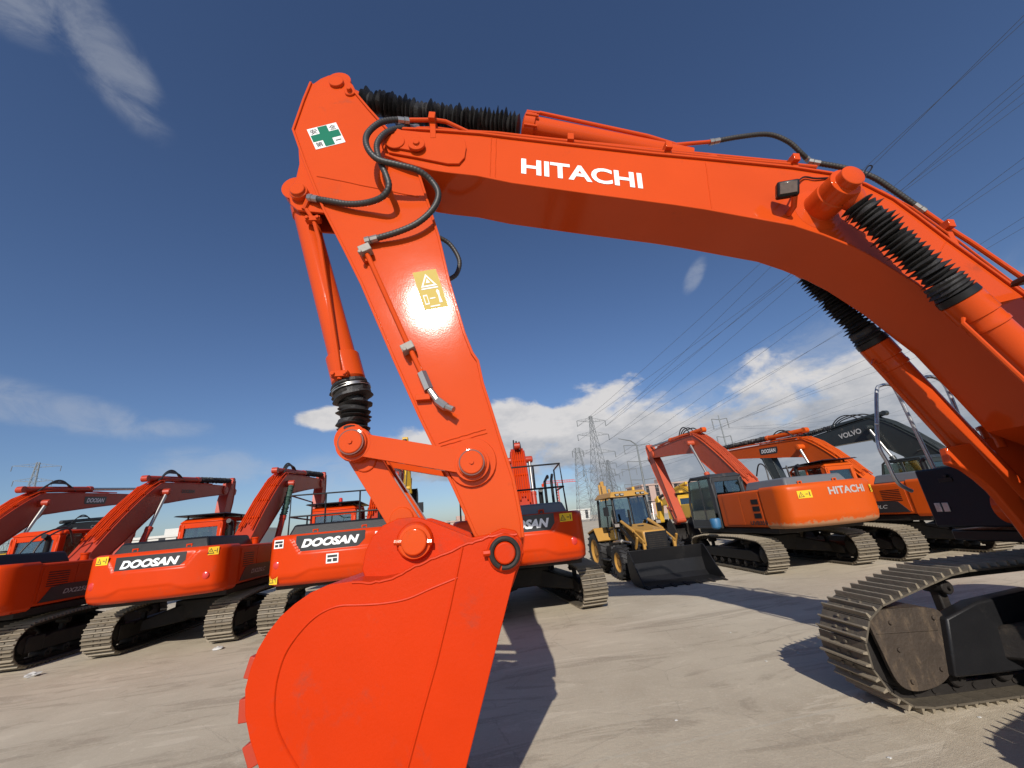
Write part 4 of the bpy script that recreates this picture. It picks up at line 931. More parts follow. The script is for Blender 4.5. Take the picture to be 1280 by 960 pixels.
# wear strips across the back, their ends proud of the edge
for px0, py0, px1, py1 in ((318, 822, 309, 850), (305, 874, 303, 905), (308, 932, 316, 960)):
    p, q = Vector(tr(px0, py0, YB)), Vector(tr(px1, py1, YB)); d = (q - p).normalized(); n = Vector((-d.y, d.x)); n = n if n.dot(cen - p) > 0 else -n
    b2 = MB(); p2, q2 = p + n * .04, q + n * .04
    p = p - n * .03; q = q - n * .03
    b2.hexa([(p.x, -YB + .004, p.y), (q.x, -YB + .004, q.y), (q2.x, -YB + .004, q2.y), (p2.x, -YB + .004, p2.y), (p.x, YB - .004, p.y), (q.x, YB - .004, q.y), (q2.x, YB - .004, q2.y), (p2.x, YB - .004, p2.y)])
    b2.build('wear_strip', M['redboom'], bucket, .006)
tv = Vector(tip); hv = Vector(heel); td = ((tv - hv).normalized() + Vector((0, -.55))).normalized(); tn = Vector((-td.y, td.x))
for i in range(5):
    y = lerp(-YB + .1, YB - .1, i / 4); m = MB(); e = tv + td * .26
    m.hexa([(tv.x - tn.x * .05, y - .07, tv.y - tn.y * .05), (tv.x + tn.x * .05, y - .07, tv.y + tn.y * .05), (tv.x + tn.x * .05, y + .07, tv.y + tn.y * .05), (tv.x - tn.x * .05, y + .07, tv.y - tn.y * .05),
            (e.x - tn.x * .012, y - .035, e.y - tn.y * .012), (e.x + tn.x * .012, y - .035, e.y + tn.y * .012), (e.x + tn.x * .012, y + .035, e.y + tn.y * .012), (e.x - tn.x * .012, y + .035, e.y - tn.y * .012)])
    m.build('tooth', M['steel'], bucket, .006)
# ---- upper structure of the same machine (mostly right of the frame)
k = MB(); k.bb(-2.8, .66, -1.42, 1.42, 1.38, 1.50); k.bb(-1.2, .6, -.34, -.30, 1.5, 1.9); k.lathe((0, 0, 1.05), (0, 0, 1.39), [(0, .66), (.5, .66), (.51, .8), (1, .8)], 36); k.build('deck', M['black'], big, .03)
b_ = MB(); lug = trl([(1180, 560), (1226, 550), (1262, 541), (1300, 535), (1300, 690), (1270, 650), (1240, 614), (1224, 600), (1204, 586), (1186, 580)], -.40)
for s in (1, -1): b_.prism(lug, s * .38, s * .46)
b_.bb(-1.3, .25, -.42, -.34, 1.3, 2.0); b_.bb(-1.3, .25, .34, .42, 1.3, 2.0); b_.build('boom_bracket', O, big, .015)
q = tr3(1247, 560, -.42); m = MB(); m.lathe(q, q + Vector((0, 0, .24)), [(0, .07), (.8, .07), (.82, .085), (.95, .085), (1, .06)], 20); m.build('filler_cap', O, big)
b_ = MB(); tb_x = .78
b_.bb(-.9, tb_x, -1.45, -.62, 1.54, 2.2)
tbx = b_.build('toolbox', M['navy'], big, .02)
m = MB(); m.box((tb_x + .005, -1.13, 2.06), (.012, .15, .045)); m.cyl((tb_x, -1.10, 2.10), (tb_x + .03, -1.10, 2.10), .017, seg=12); m.build('latch', M['black'], tbx, .003)
m = MB()
for i in range(2): m.box((tb_x + .004, -1.33 + i * .085, 1.76), (.012, .065, .10))
m.build('vent', M['galv'], tbx, .003)
m = MB(); m.bb(-.88, tb_x - .02, -.619, -.612, 1.70, 1.72); m.bb(-.88, tb_x - .02, -.619, -.612, 1.98, 1.995); m.build('trim', M['black'], tbx)
m = MB(); m.tube(crom([tr3(x, y, -1.48) for x, y in ((1140, 614), (1122, 603), (1109, 578), (1098, 556), (1096, 520), (1096, 488), (1101, 482), (1113, 481), (1121, 490), (1143, 535), (1170, 590))], 5), .022, 10)
m.tube([tr3(1097, 530, -1.48), tr3(1094, 530, -1.3)], .01, 6); m.build('handrail', M['galv'], big)
m = MB(); m.tube(crom([tr3(x, y, -.92) for x, y in ((1146, 490), (1152, 474), (1166, 471), (1179, 478), (1188, 495), (1199, 522), (1216, 560), (1230, 600))], 5), .022, 10); m.build('handrail', M['galv'], big)
cab_build(big, O, x0=-.7, x1=1.2, y0=.48, y1=1.42, z0=1.34, z1=3.3, shade=False)
m = MB(); q = tr3(1276, 347, .52); m.hexa([(q.x + .05, .44, q.z - .06), (q.x + .05, 1.4, q.z - .06), (q.x - .6, 1.4, q.z + .02), (q.x - .6, .44, q.z + .02), (q.x + .03, .46, q.z - .0), (q.x + .03, 1.38, q.z - .0), (q.x - .6, 1.38, q.z + .1), (q.x - .6, .46, q.z + .1)]); m.build('sun_visor', M['black'], big, .02)
counterweight(big, O, 1.5, -3.5, -2.5, 1.22, 2.35)
m = MB(); m.bb(-2.5, -.75, .75, 1.45, 1.34, 2.3); m.bb(-2.5, -.95, -1.45, -.7, 1.34, 2.3); m.build('side_panel', O, big, .05)
m = MB(); m.bb(-3.0, -1.2, -1.1, 1.1, 2.3, 2.55); m.build('engine_hood', M['black'], big, .06)

# ================================================================== parked excavators
rowL = 'parked excavators in a row on the yard'
STK = [(.98, 2.06, .30, .17), (-1.18, 2.06, .20, .17)]
BP0 = ((.25, 1.95), (2.75, 4.15), (6.9, 4.62)); ST0 = ((7.75, 5.15), (7.1, 1.75))
excavator('excavator', 'red-orange excavator at the far left edge, cut off by the frame, beside the row', (-12.85, 11.55), 100, 97,
          dict(boomp=BP0, stick=ST0, logotext='DOOSAN', stickers=[(-.98, 2.02, .38, .17)], swoosh=True, model='DX225LC', loops=[[(-1.0, -.1, 2.1), (-.8, -.15, 2.7), (-.2, -.2, 3.0), (.2, -.1, 2.6)], [(-1.0, .3, 2.1), (-.7, .1, 2.8), (.0, 0, 3.05), (.35, .05, 2.7)]], shade=False, boomlogo=('DOOSAN', .72, .8, .14, False, 'plate')), rowL)
excavator('excavator', 'red-orange excavator second from left with a thin black roof visor over its cab', (-8.85, 12.4), 100, 98,
          dict(boomp=BP0, stick=ST0, logotext='DOOSAN', stickers=STK, boots=True, shade=True, hoodbox=(-2.8, -.6, 1.0), swoosh=True, model='DX225LC'), rowL)
rail3 = (.02, [[(-2.6, 1.2, 2.1), (-2.6, 1.2, 3.15), (-2.6, -1.2, 3.15), (-2.6, -1.2, 2.1)], [(-2.6, 1.2, 2.65), (-2.6, -1.2, 2.65)], [(-2.6, 1.2, 3.15), (-.9, 1.2, 3.1), (-.9, 1.2, 2.1)], [(-2.6, 1.2, 2.65), (-.9, 1.2, 2.62)], [(-2.6, -1.2, 3.15), (-.9, -1.2, 3.1), (-.9, -1.2, 2.1)], [(-2.6, .4, 2.1), (-2.6, .4, 3.15)], [(-2.6, -.4, 2.1), (-2.6, -.4, 3.15)], [(-2.6, .8, 2.1), (-2.6, .8, 2.65)]])
excavator('excavator', 'orange excavator left of the big bucket, black handrail above its logo and white stickers', (-4.95, 12.75), 101, 93,
          dict(body='red', hw=1.52, zt=2.24, gauge=2.62, boomp=BP0, stick=ST0, logotext='DOOSAN', logo=(1.25, .18, .12, 2.03), stickers=[(1.32, 1.33, .24, .20)], wstickers=[(-.98, 2.06, .26, .17), (1.25, 2.06, .24, .18), (.05, 1.66, .26, .20)],
               rails=[rail3], beacon=True, mirror=True, hoodbox=(-2.8, -.5, 1.15), swoosh=True, lights=(1.25, -1.25)), rowL)
excavator('excavator', 'orange excavator just right of the big stick, its boom seen end on behind handrails', (-.27, 12.15), 92, 103,
          dict(body='red', cwmat='red', hw=1.45, boomp=((.25, 1.95), (2.4, 4.1), (6.2, 4.4)), stick=((7.0, 4.9), (6.6, 1.7)), logotext='DOOSAN', logo=(1.15, .19, -.10, 1.98), stickers=[(-1.05, 2.05, .30, .17)], hood='greyhood', hoodbox=(-2.75, -.8, 1.15),
               rails=[(.022, [[(-2.3, 1.3, 2.1), (-2.3, 1.3, 3.3), (-2.3, -1.15, 3.3), (-2.3, -1.2, 2.1)], [(-2.3, 1.3, 2.75), (-2.3, -1.18, 2.75)], [(-2.3, -.5, 2.75), (-2.3, -.5, 3.3)], [(-2.3, -1.15, 3.3), (-1.0, -1.15, 3.3), (-1.0, -1.15, 2.1)], [(-2.3, -1.18, 2.75), (-1.0, -1.15, 2.75)]]),
                      (.035, [[(-1.9, -.95, 2.2), (-1.9, -.95, 2.95), (-1.75, -1.0, 3.1), (-1.2, -1.05, 3.1)], [(-1.7, -.8, 2.2), (-1.7, -.8, 2.95), (-1.55, -.9, 3.1), (-1.1, -.95, 3.1)]])],
               cab=True, mirror=False), rowL)
excavator('excavator', 'weathered orange excavator with grey cab and mud-stained counterweight on the right', (8.1, 14.75), 97, 93,
          dict(body='hit', cwmat='hitcw', boom='hitboom', pipes='hitboom', hw=1.42, zt=2.34, z0=1.2, crease=False, plate=False, gauge=2.62, L=4.7, xr=-3.3, boomp=((.1, 2.0), (3.2, 4.6), (7.4, 4.85)), stick=((8.1, 5.35), (6.3, 1.4)), tb=.86, bw=.25, armrod='chrome', armmat='hit',
               logotext='HITACHI', logo=(1.15, .20, -.32, 2.08), lettermat='silver', shear=0, bold=.03, stickers=[(.90, 2.05, .36, .20), (-1.22, 2.05, .2, .2)], lights=(), vents=True, model='UVB350', darkcab=True, shade=False, hood='greyhood', armbell=0,
               loops=[[(-1.1, .2, 2.4), (-1.0, .1, 3.0), (-.6, 0, 3.15), (-.2, -.1, 2.8)], [(-1.6, -.2, 2.4), (-1.55, -.2, 2.95), (-1.5, -.25, 2.4)]]), 'parked excavators on the right of the yard')
excavator('excavator', 'bright orange excavator with black visor and boom name plate, behind the grey-cab excavator', (12.0, 14.6), 101, 91,
          dict(body='hit', boom='hit', pipes='hit', boomp=((.15, 1.95), (2.2, 3.85), (7.2, 4.35)), stick=((8.0, 4.8), (7.0, 1.5)), logotext='DOOSAN', swoosh=True, model='DX340LC', boomlogo=('DOOSAN', .70, .85, .17, True, 'white'), armbell=40, armsplit=.35, armq=.5, hood='greyhood'), 'parked excavators on the right of the yard')
excavator('excavator', 'dark green-grey excavator with white boom lettering farthest right behind the others', (16.4, 15.6), 103, 95,
          dict(body='volvo', boom='volvo', pipes='volvo', boomp=((.1, 2.1), (2.6, 4.55), (8.2, 4.35)), stick=((9.0, 5.0), (8.0, 1.4)), tb=1.0, logotext='VOLVO', shear=0, plate=False, lettermat='offwhite', boomlogo=('VOLVO', .63, 1.1, .24, False, 'offwhite'), armbell=40, armsplit=.35, zt=2.6, shade=False, hood='volvo', stickers=[],
               loops=[[(-.3, -.4, 2.5), (.1, -.5, 3.0), (.5, -.3, 2.6)], [(.2, .0, 2.6), (.7, -.2, 3.3), (1.2, 0, 3.3)]]), 'parked excavators on the right of the yard')
excavator('excavator', 'excavator whose dark red boom with a name plate reaches in from the left edge', (-17.0, 11.4), 100, 98,
          dict(boomp=((.25, 1.95), (2.75, 4.15), (6.9, 4.62)), stick=ST0, logotext='DOOSAN', boomlogo=('DOOSAN', .78, .85, .17, True, 'white'), armbell=0, armrod='chrome', armsplit=.5, stickers=STK), rowL)
# second row, mostly hidden
row2 = 'machines parked in the second row'
excavator('excavator', 'dark grey excavator boom with faint lettering behind the leftmost cab', (-29.0, 23.5), 97, 96,
          dict(body='yell2', boom='grey', pipes='grey', boomp=BP0, stick=ST0, boomlogo=('CAT', .72, .6, .2, False, 'offwhite'), stickers=[]), row2)
excavator('excavator', 'yellow excavator behind the handrail, its upright yellow boom showing beside the link', (-7.4, 23.5), 100, 96,
          dict(body='yell2', boom='yell2', pipes='yell2', boomp=((.2, 2), (1.6, 4.6), (3.4, 7.4)), stick=((3.9, 8.2), (6.4, 4.8)), stickers=[]), row2)
excavator('excavator', 'yellow excavator half hidden behind the loader and the folded orange stick', (12.2, 29.5), 99, 94,
          dict(body='yell2', boom='yell2', pipes='yell2', boomp=((.2, 2), (2.0, 3.0), (5.6, 2.4)), stick=((6.3, 2.9), (6.6, 1.0)), stickers=[], cabz=2.8), row2)

# ================================================================== backhoe loader (local x forward, towards us)
Y = M['yellow']; K = M['black']
bh = empty('backhoe_loader', (3.75, 15.6, 0), R(-81), 'yellow and black backhoe loader with its wide black front bucket lowered on the yard', 'backhoe loader')
def wheel(root, x, y, r, w_):
    m = MB(); m.lathe((x, y - w_ / 2, r), (x, y + w_ / 2, r), [(.3, r * .55), (.05, r * .58), (0, r * .70), (.02, r * .86), (.12, r * .94), (.88, r * .94), (.98, r * .86), (1, r * .70), (.95, r * .58), (.7, r * .55)], 36, cap=False)
    n = 18
    for i in range(n):
        for s in (-1, 1):
            a = 2 * math.pi * (i + (.5 if s > 0 else 0)) / n; c_ = Vector((x + r * .955 * math.cos(a), y + s * w_ * .25, r + r * .955 * math.sin(a)))
            m.box(c_, (.055, w_ * .56, r * .09), Matrix.Rotation(math.pi / 2 - a, 3, 'Y') @ Matrix.Rotation(s * R(28), 3, 'Z'))
    wo = m.build('wheel', M['rubber'], root)
    k_ = MB(); k_.lathe((x, y - w_ * .42, r), (x, y + w_ * .42, r), [(-.02, r * .60), (.0, r * .56), (.18, r * .48), (.22, r * .24), (.1, r * .2), (.1, .002), (.9, .002), (.9, r * .2), (.78, r * .24), (.82, r * .48), (1, r * .56), (1.02, r * .60)], 28, cap=False)
    for i in range(8): a = i * math.pi / 4; k_.cyl((x + r * .2 * math.cos(a), y - w_ * .34, r + r * .2 * math.sin(a)), (x + r * .2 * math.cos(a), y + w_ * .34, r + r * .2 * math.sin(a)), .02, seg=6)
    k_.build('rim', Y, wo)
for y in (-.95, .95): wheel(bh, 1.25, y, .52, .36); wheel(bh, -.95, y * .96, .74, .46)
m = MB(); m.bb(-1.6, 1.6, -.38, .38, .5, .85); m.bb(1.15, 1.35, -.85, .85, .42, .6); m.bb(-1.1, -.8, -.75, .75, .6, .85); m.bb(-1.9, -1.6, -1.0, 1.0, .5, 1.0); m.build('chassis', K, bh, .02)
m = MB(); m.hexa([(.35, -.44, 1.0), (2.0, -.40, .95), (2.0, .40, .95), (.35, .44, 1.0), (.35, -.46, 1.62), (1.95, -.40, 1.42), (1.95, .40, 1.42), (.35, .46, 1.62)]); hd = m.build('hood', Y, bh, .06, seg=3)
m = MB(); m.bb(2.0, 2.03, -.36, .36, .75, 1.38); m.bb(.9, 1.98, -.42, .42, .7, .98); gr = m.build('grille', K, hd, .01)
m = MB(); 
for i in range(9): m.bb(2.03, 2.04, -.30, .30, .8 + i * .06, .83 + i * .06)
m.build('grille_slat', M['darksteel'], gr)
m = MB(); m.cyl((1.0, .0, 1.50), (1.0, 0, 1.56), .11); m.cyl((.9, -.3, 1.5), (.9, -.3, 2.1), .04, seg=12); m.build('exhaust_pipe', K, hd)
# cab
m = MB(); x0, x1 = -1.15, .45
for y in (-.72, .72):
    s = 1 if y > 0 else -1
    m.tube([(x1 + .1, y * .92, 1.0), (x1 - .1, y * .86, 2.55)], .05, 8); m.tube([(x0, y, 1.2), (x0 + .05, y * .9, 2.55)], .05, 8); m.tube([(-.25, y, 1.0), (-.25, y * .88, 2.55)], .035, 8)
    m.tube([(x1 + .1, y * .92, 1.55), (-.25, y, 1.45)], .03, 8); m.bb(x0, x1 + .05, y - .03, y + .03, .85, 1.05)
m.tube([(x1 + .06, 0, 1.35), (x1 - .1, 0, 2.55)], .03, 8); m.bb(x1 - .05, x1 + .1, -.66, .66, 1.0, 1.3); m.bb(x0, x1, -.70, .70, .85, .95); m.bb(x0 - .03, x0 + .02, -.7, .7, 1.0, 1.4)
cb = m.build('cab', K, bh, .008)
def pane2(vs):
    g_ = MB(); n = (Vector(vs[1]) - Vector(vs[0])).cross(Vector(vs[3]) - Vector(vs[0])).normalized() * .005
    g_.hexa([Vector(v) - n for v in vs] + [Vector(v) + n for v in vs]); g_.build('window', M['glass'], cb, smooth=0)
pane2([(x1 + .07, -.64, 1.32), (x1 + .07, -.03, 1.32), (x1 - .09, -.03, 2.5), (x1 - .09, -.58, 2.5)]); pane2([(x1 + .07, .03, 1.32), (x1 + .07, .64, 1.32), (x1 - .09, .58, 2.5), (x1 - .09, .03, 2.5)])
for s in (1, -1): pane2([(x0 + .03, s * .72, 1.2), (-.28, s * .72, 1.05), (-.28, s * .64, 2.5), (x0 + .07, s * .65, 2.5)]); pane2([(-.22, s * .72, 1.05), (x1 + .05, s * .66, 1.05), (x1 - .1, s * .62, 2.5), (-.22, s * .64, 2.5)])
m = MB(); m.box((-.55, 0, 1.45), (.5, .5, .15)); m.box((-.78, 0, 1.8), (.14, .5, .7)); m.cyl((.0, 0, 1.2), (-.12, 0, 1.75), .035); m.lathe((-.12, 0, 1.74), (-.135, 0, 1.77), [(0, .19), (1, .19)], 20); m.box((.15, 0, 1.3), (.3, .5, .4)); m.build('operator_seat', K, cb, .03)
m = MB(); m.hexa([(x0 - .12, -.76, 2.56), (x1 + .12, -.76, 2.56), (x1 + .12, .76, 2.56), (x0 - .12, .76, 2.56), (x0, -.62, 2.76), (x1 - .05, -.62, 2.76), (x1 - .05, .62, 2.76), (x0, .62, 2.76)]); rf = m.build('roof', Y, cb, .04, seg=3)
for y in (-.48, -.30, .30, .48):
    m = MB(); m.box((x1 + .09, y, 2.64), (.08, .14, .08)); l_ = m.build('roof_lamp', K, rf, .01)
    m = MB(); m.box((x1 + .135, y, 2.64), (.01, .11, .055)); m.build('lens', M['lens'], l_)
m = MB(); m.lathe((-.3, .55, 2.74), (-.3, .55, 2.92), [(0, .06), (.9, .055), (1, .03)], 14); m.build('beacon', M['yell2'], rf)
for s in (1, -1):
    m = MB(); m.hexa([(-1.35, s * .70, 1.35), (-.55, s * .70, 1.50), (-.55, s * 1.18, 1.50), (-1.35, s * 1.18, 1.35), (-1.35, s * .70, 1.40), (-.55, s * .70, 1.56), (-.55, s * 1.18, 1.56), (-1.35, s * 1.18, 1.40)])
    m.hexa([(-.55, s * .70, 1.50), (-.2, s * .70, 1.1), (-.2, s * 1.18, 1.1), (-.55, s * 1.18, 1.50), (-.55, s * .70, 1.56), (-.16, s * .70, 1.14), (-.16, s * 1.18, 1.14), (-.55, s * 1.18, 1.56)]); m.build('fender', Y, bh, .01)
m = MB()
for s in (1, -1): m.bb(-.2, .5, s * .72, s * 1.12, .5, .56); m.bb(-.1, .4, s * .5, s * .95, .60, .95)
m.build('step_box', K, bh, .02)
m = MB()
for s in (1, -1):
    pth = [(.15, s * .60, 1.75), (.9, s * .60, 1.45), (1.7, s * .60, 1.0), (2.22, s * .60, .66)]
    for (a, c_) in zip(pth, pth[1:]):
        a, c_ = Vector(a), Vector(c_); d = (c_ - a).normalized(); n = Vector((-d.z, 0, d.x)) * .06; w2 = Vector((0, .045, 0))
        m.hexa([a - n - w2, c_ - n - w2, c_ - n + w2, a - n + w2, a + n - w2, c_ + n - w2, c_ + n + w2, a + n + w2])
    m.box((.2, s * .58, 1.35), (.14, .10, .8))
m.tube([(1.75, -.6, .98), (1.75, .6, .98)], .07, 14)
m.build('loader_arm', K, bh, .01)
for s in (1, -1): 
    m = MB(); m.cyl((.25, s * .74, 1.05), (1.0, s * .74, 1.12), .06); m.cyl((1.0, s * .74, 1.12), (1.6, s * .70, 1.1), .03); m.build('lift_cylinder', M['chrome'], bh)
    m = MB(); m.cyl((.6, s * .5, 1.72), (1.5, s * .5, 1.42), .055); m.cyl((1.5, s * .5, 1.42), (2.2, s * .5, 1.1), .03); m.box((2.12, s * .5, .98), (.06, .08, .30)); m.box((1.95, s * .66, 1.08), (.06, .06, .4), Matrix.Rotation(R(35), 3, 'Y')); m.build('tilt_linkage', Y, bh)
m = MB(); m.tube([(.5, .76, 1.2), (.5, .80, 2.2), (.45, .82, 2.3), (.2, .8, 2.3), (.1, .8, 1.3)], .02, 8); m.tube([(.5, -.76, 1.2), (.55, -.80, 1.9)], .02, 8); m.build('handrail', M['chrome'], bh)
for s in (1, -1): m = MB(); m.tube([(.42, s * .68, 2.3), (.6, s * .95, 2.3)], .015, 6); m.box((.6, s * 1.0, 2.1), (.04, .18, .3)); m.build('mirror', K, bh, .01)
for s in (1, -1): m = MB(); m.box((.75, s * .76, 1.62), (.12, .2, .14)); hl = m.build('headlight', K, bh, .02); m = MB(); m.box((.815, s * .76, 1.62), (.01, .16, .10)); m.build('lens', M['lens'], hl)
# front bucket
prof = [(2.40, .92), (2.30, .55), (2.36, .18), (2.52, .04), (3.20, .02)]; hwb = 1.20; m = MB()
for (a, c_) in zip(prof, prof[1:]):
    a, c_ = Vector(a), Vector(c_); d = (c_ - a).normalized(); n = Vector((d.y, -d.x)) * -.025
    m.hexa([(a.x, -hwb, a.y), (c_.x, -hwb, c_.y), (c_.x, hwb, c_.y), (a.x, hwb, a.y), (a.x + n.x, -hwb, a.y + n.y), (c_.x + n.x, -hwb, c_.y + n.y), (c_.x + n.x, hwb, c_.y + n.y), (a.x + n.x, hwb, a.y + n.y)])
for s in (1, -1): m.prism([(2.40, .92), (2.30, .55), (2.36, .18), (2.52, .04), (3.22, .02), (3.24, .08), (2.95, .38), (2.55, .90)], s * (hwb - .015), s * (hwb + .015))
m.bb(3.15, 3.28, -hwb, hwb, .005, .035)
bk_ = m.build('front_bucket', K, bh, .006)
for i in range(7):
    m = MB(); y = lerp(-hwb + .06, hwb - .06, i / 6); m.hexa([(3.16, y - .05, .0), (3.42, y - .035, .0), (3.42, y + .035, .0), (3.16, y + .05, .0), (3.16, y - .05, .07), (3.42, y - .03, .02), (3.42, y + .03, .02), (3.16, y + .05, .07)]); m.build('tooth', M['darksteel'], bk_, .004)
# rear digging arm, folded up behind the cab
m = MB()
m.hexa([(-2.1, -.12, .7), (-1.8, -.12, .7), (-1.8, .12, .7), (-2.1, .12, .7), (-2.2, -.09, 3.1), (-1.95, -.09, 3.15), (-1.95, .09, 3.15), (-2.2, .09, 3.1)])
m.hexa([(-2.45, -.08, 1.2), (-2.25, -.08, 1.2), (-2.25, .08, 1.2), (-2.45, .08, 1.2), (-2.3, -.07, 3.3), (-2.1, -.07, 3.35), (-2.1, .07, 3.35), (-2.3, .07, 3.3)])
m.cyl((-1.8, .25, 1.0), (-1.95, .2, 3.0), .05); m.cyl((-1.8, -.25, 1.0), (-1.95, -.2, 3.2), .05); m.prism([(-2.6, 1.3), (-2.3, 1.2), (-2.2, .7), (-2.6, .5), (-2.9, .8)], -.3, .3)
m.build('digging_arm', Y, bh, .01)

# ================================================================== power line towers and wires
def lattice_tower(name, label, x, y, h, base, arms, rz=0, top=.9, r=.09, body=True):
    root = empty(name, (x, y, 0), R(rz), label, 'pylon', 'power line towers beyond the yard'); m = MB(); n = 13
    def hw(z): return lerp(base / 2, top / 2, min(1, z / (h * .8)) ** .85) if z < h * .8 else lerp(top / 2, top * .25, (z - h * .8) / (h * .2))
    zs = [h * (1 - (1 - i / n) ** 1.25) for i in range(n + 1)]
    for i in range(n):
        z0, z1 = zs[i], zs[i + 1]; a, c_ = hw(z0), hw(z1); q0 = [(a, a), (-a, a), (-a, -a), (a, -a)]; q1 = [(c_, c_), (-c_, c_), (-c_, -c_), (c_, -c_)]
        for k_ in range(4):
            p, q = q0[k_], q0[(k_ + 1) % 4]; P_, Q_ = q1[k_], q1[(k_ + 1) % 4]
            m.tube([(*p, z0), (*P_, z1)], r, 4); m.tube([(*p, z0), (*Q_, z1)], r * .55, 4); m.tube([(*q, z0), (*P_, z1)], r * .55, 4); m.tube([(*P_, z1), (*Q_, z1)], r * .5, 4)
    o = m.build('lattice_mast', M['pylon'], root, smooth=0)
    tips = []
    for (z, L_) in arms:
        m = MB(); b0 = hw(z)
        for s in (1, -1):
            for e in (b0, -b0): m.tube([(s * b0, e, z), (s * L_, 0, z + .5)], r * .7, 4); 
            m.tube([(s * b0, 0, z + 1.6), (s * L_, 0, z + .5)], r * .7, 4)
            for q in (.3, .6): m.tube([(s * lerp(b0, L_, q), b0 * (1 - q), z + .5 * q), (s * lerp(b0, L_, q), 0, lerp(z + 1.6, z + .5, q))], r * .4, 4); m.tube([(s * lerp(b0, L_, q), -b0 * (1 - q), z + .5 * q), (s * lerp(b0, L_, q - .3), 0, lerp(z + 1.6, z + .5, q - .3))], r * .4, 4)
        m.build('cross_arm', M['pylon'], root, smooth=0)
        for s in (1, -1):
            mi = MB(); mi.lathe((s * L_, 0, z + .45), (s * L_, 0, z - 1.7), [(i / 16, .16 if i % 2 else .08) for i in range(17)], 8); mi.build('insulator', M['pylon'], root)
            ca, sa = math.cos(R(rz)), math.sin(R(rz)); tips.append(Vector((x + s * L_ * ca, y + s * L_ * sa, z - 1.7)))
    return tips
def at_dir(px, dist):       # ground point at a bearing and distance
    d = ray(px, 640); d = Vector((d.x, d.y, 0)).normalized() * dist; return d.x, d.y
def hgt(px, py, dist): d = ray(px, py); return CAMH + d.z / math.hypot(d.x, d.y) * dist
x, y = at_dir(757, 150); h1 = hgt(740, 520, 150)
tA = lattice_tower('lattice_pylon', 'tallest lattice pylon above the yellow loader, with long cross arms', x, y, h1, 8.5, [(h1 - 2.2, 6.0), (h1 - 7.5, 6.5), (h1 - 14, 8.0), (h1 - 20.5, 6.5)], rz=20, top=1.7, r=.08)
x, y = at_dir(733, 140); h2 = hgt(721, 560, 140)
tB = lattice_tower('lattice_pylon', 'shorter narrow lattice mast left of the tallest pylon, without long arms', x, y, h2, 6, [(h2 - 1.5, 1.9)], rz=5, top=2.4, r=.075)
x, y = at_dir(770, 210); h3 = hgt(760, 575, 210)
tC = lattice_tower('lattice_pylon', 'lower lattice pylon close behind the tallest pylon on its right', x, y, h3, 7, [(h3 - 2, 6), (h3 - 8, 7), (h3 - 14, 6)], rz=35, top=1.8, r=.10)
x, y = at_dir(30, 260); h4 = hgt(45, 578, 260)
tD = lattice_tower('lattice_pylon', 'small lattice pylon far away at the left edge above the dark red boom', x, y, h4, 7, [(h4 - 2.0, 7.0), (h4 - 8, 5.5)], rz=35, top=1.6, r=.11)
# tubular poles
def pole(label, px, pyt, pxb, dist, arms, bend):
    x, y = at_dir(pxb, dist); h = hgt(px, pyt, dist); root = empty('power_pole', (x, y, 0), R(8), label, 'power pole', 'tubular power poles beyond the yard'); tips = []
    m = MB(); m.tube([(0, 0, 0), (0, 0, h * .5), (0, 0, h * .9), (bend * .3, 0, h * .96), (bend, 0, h)] if bend else [(0, 0, 0), (0, 0, h)], [.42, .32, .22, .18, .1] if bend else [.3, .12], 8); m.build('mast', M['pylon'], root)
    for z, L_ in arms:
        m = MB(); z = h - z; m.tube([(0, 0, z), (-L_, 0, z + .3)], .09, 6); m.tube([(0, 0, z), (L_, 0, z + .3)], .09, 6); m.build('cross_arm', M['pylon'], root)
        for s in (1, -1): mi = MB(); mi.lathe((s * L_, 0, z + .3), (s * L_, 0, z - 2.4), [(i / 14, .15 if i % 2 else .07) for i in range(15)], 8); mi.build('insulator', M['pylon'], root); tips.append(Vector((x + s * L_, y, z - 2.4)))
    return tips
tE = pole('tall tubular power pole with hanging insulators left of the folded orange boom', 800, 546, 812, 130, [(2.5, 4.2), (7.5, 4.0), (13, 3.8)], -5.5)
tF = pole('thin tubular power pole behind the black arm cylinder above the orange boom', 915, 516, 930, 120, [(1.2, 2.2), (6, 2.0)], 0)
tG = pole('short far tubular pole right of the tallest pylon and left of the bent pole', 789, 580, 796, 170, [(2, 3), (8, 3)], 0)
# wires: from the towers to spans that pass high over the yard to the right
def wire(a, b_, label, group, r=.035, sag=1.2):
    a, b_ = Vector(a), Vector(b_); pts = [a.lerp(b_, i / 30) - Vector((0, 0, sag * 4 * (i / 30) * (1 - i / 30))) for i in range(31)]
    m = MB(); m.tube(pts, [lerp(r * 1.5, r * .55, i / 30) for i in range(31)], 5); tag(m.build('power_cable', M['wire']), label, 'power cable', group)
def far_pt(px, py, z): d = ray(px, py); k_ = (z - CAMH) / d.z; return EYE + d * k_
def beyond(a, b_, k_): return a + (b_ - a) * k_
WG = 'power cables high over the yard'
ends = [(1280, 14), (1280, 22), (1280, 90), (1280, 100), (1280, 112), (1280, 124), (1280, 193), (1280, 206), (1280, 268), (1280, 281), (1280, 352)]
src = [tA[0], tA[1], tA[0], tA[2], tA[3], tA[1], tA[4], tA[5], tC[0], tC[1], tA[6]]
ORD = ['topmost', 'second', 'third', 'fourth', 'fifth', 'sixth', 'seventh', 'eighth', 'ninth', 'tenth', 'eleventh']
for i, (e, a) in enumerate(zip(ends, src)): b2 = far_pt(e[0], e[1], 26 if e[1] > 150 else 30); wire(a, beyond(a, b2, 1.12), 'thin cable in the blue sky, ' + ORD[i] + ' down the right edge', WG, r=.026, sag=.6)
ends = [(1280, 372), (1280, 392), (1280, 415), (1280, 436), (1280, 455), (1280, 480), (1280, 500), (1280, 520)]
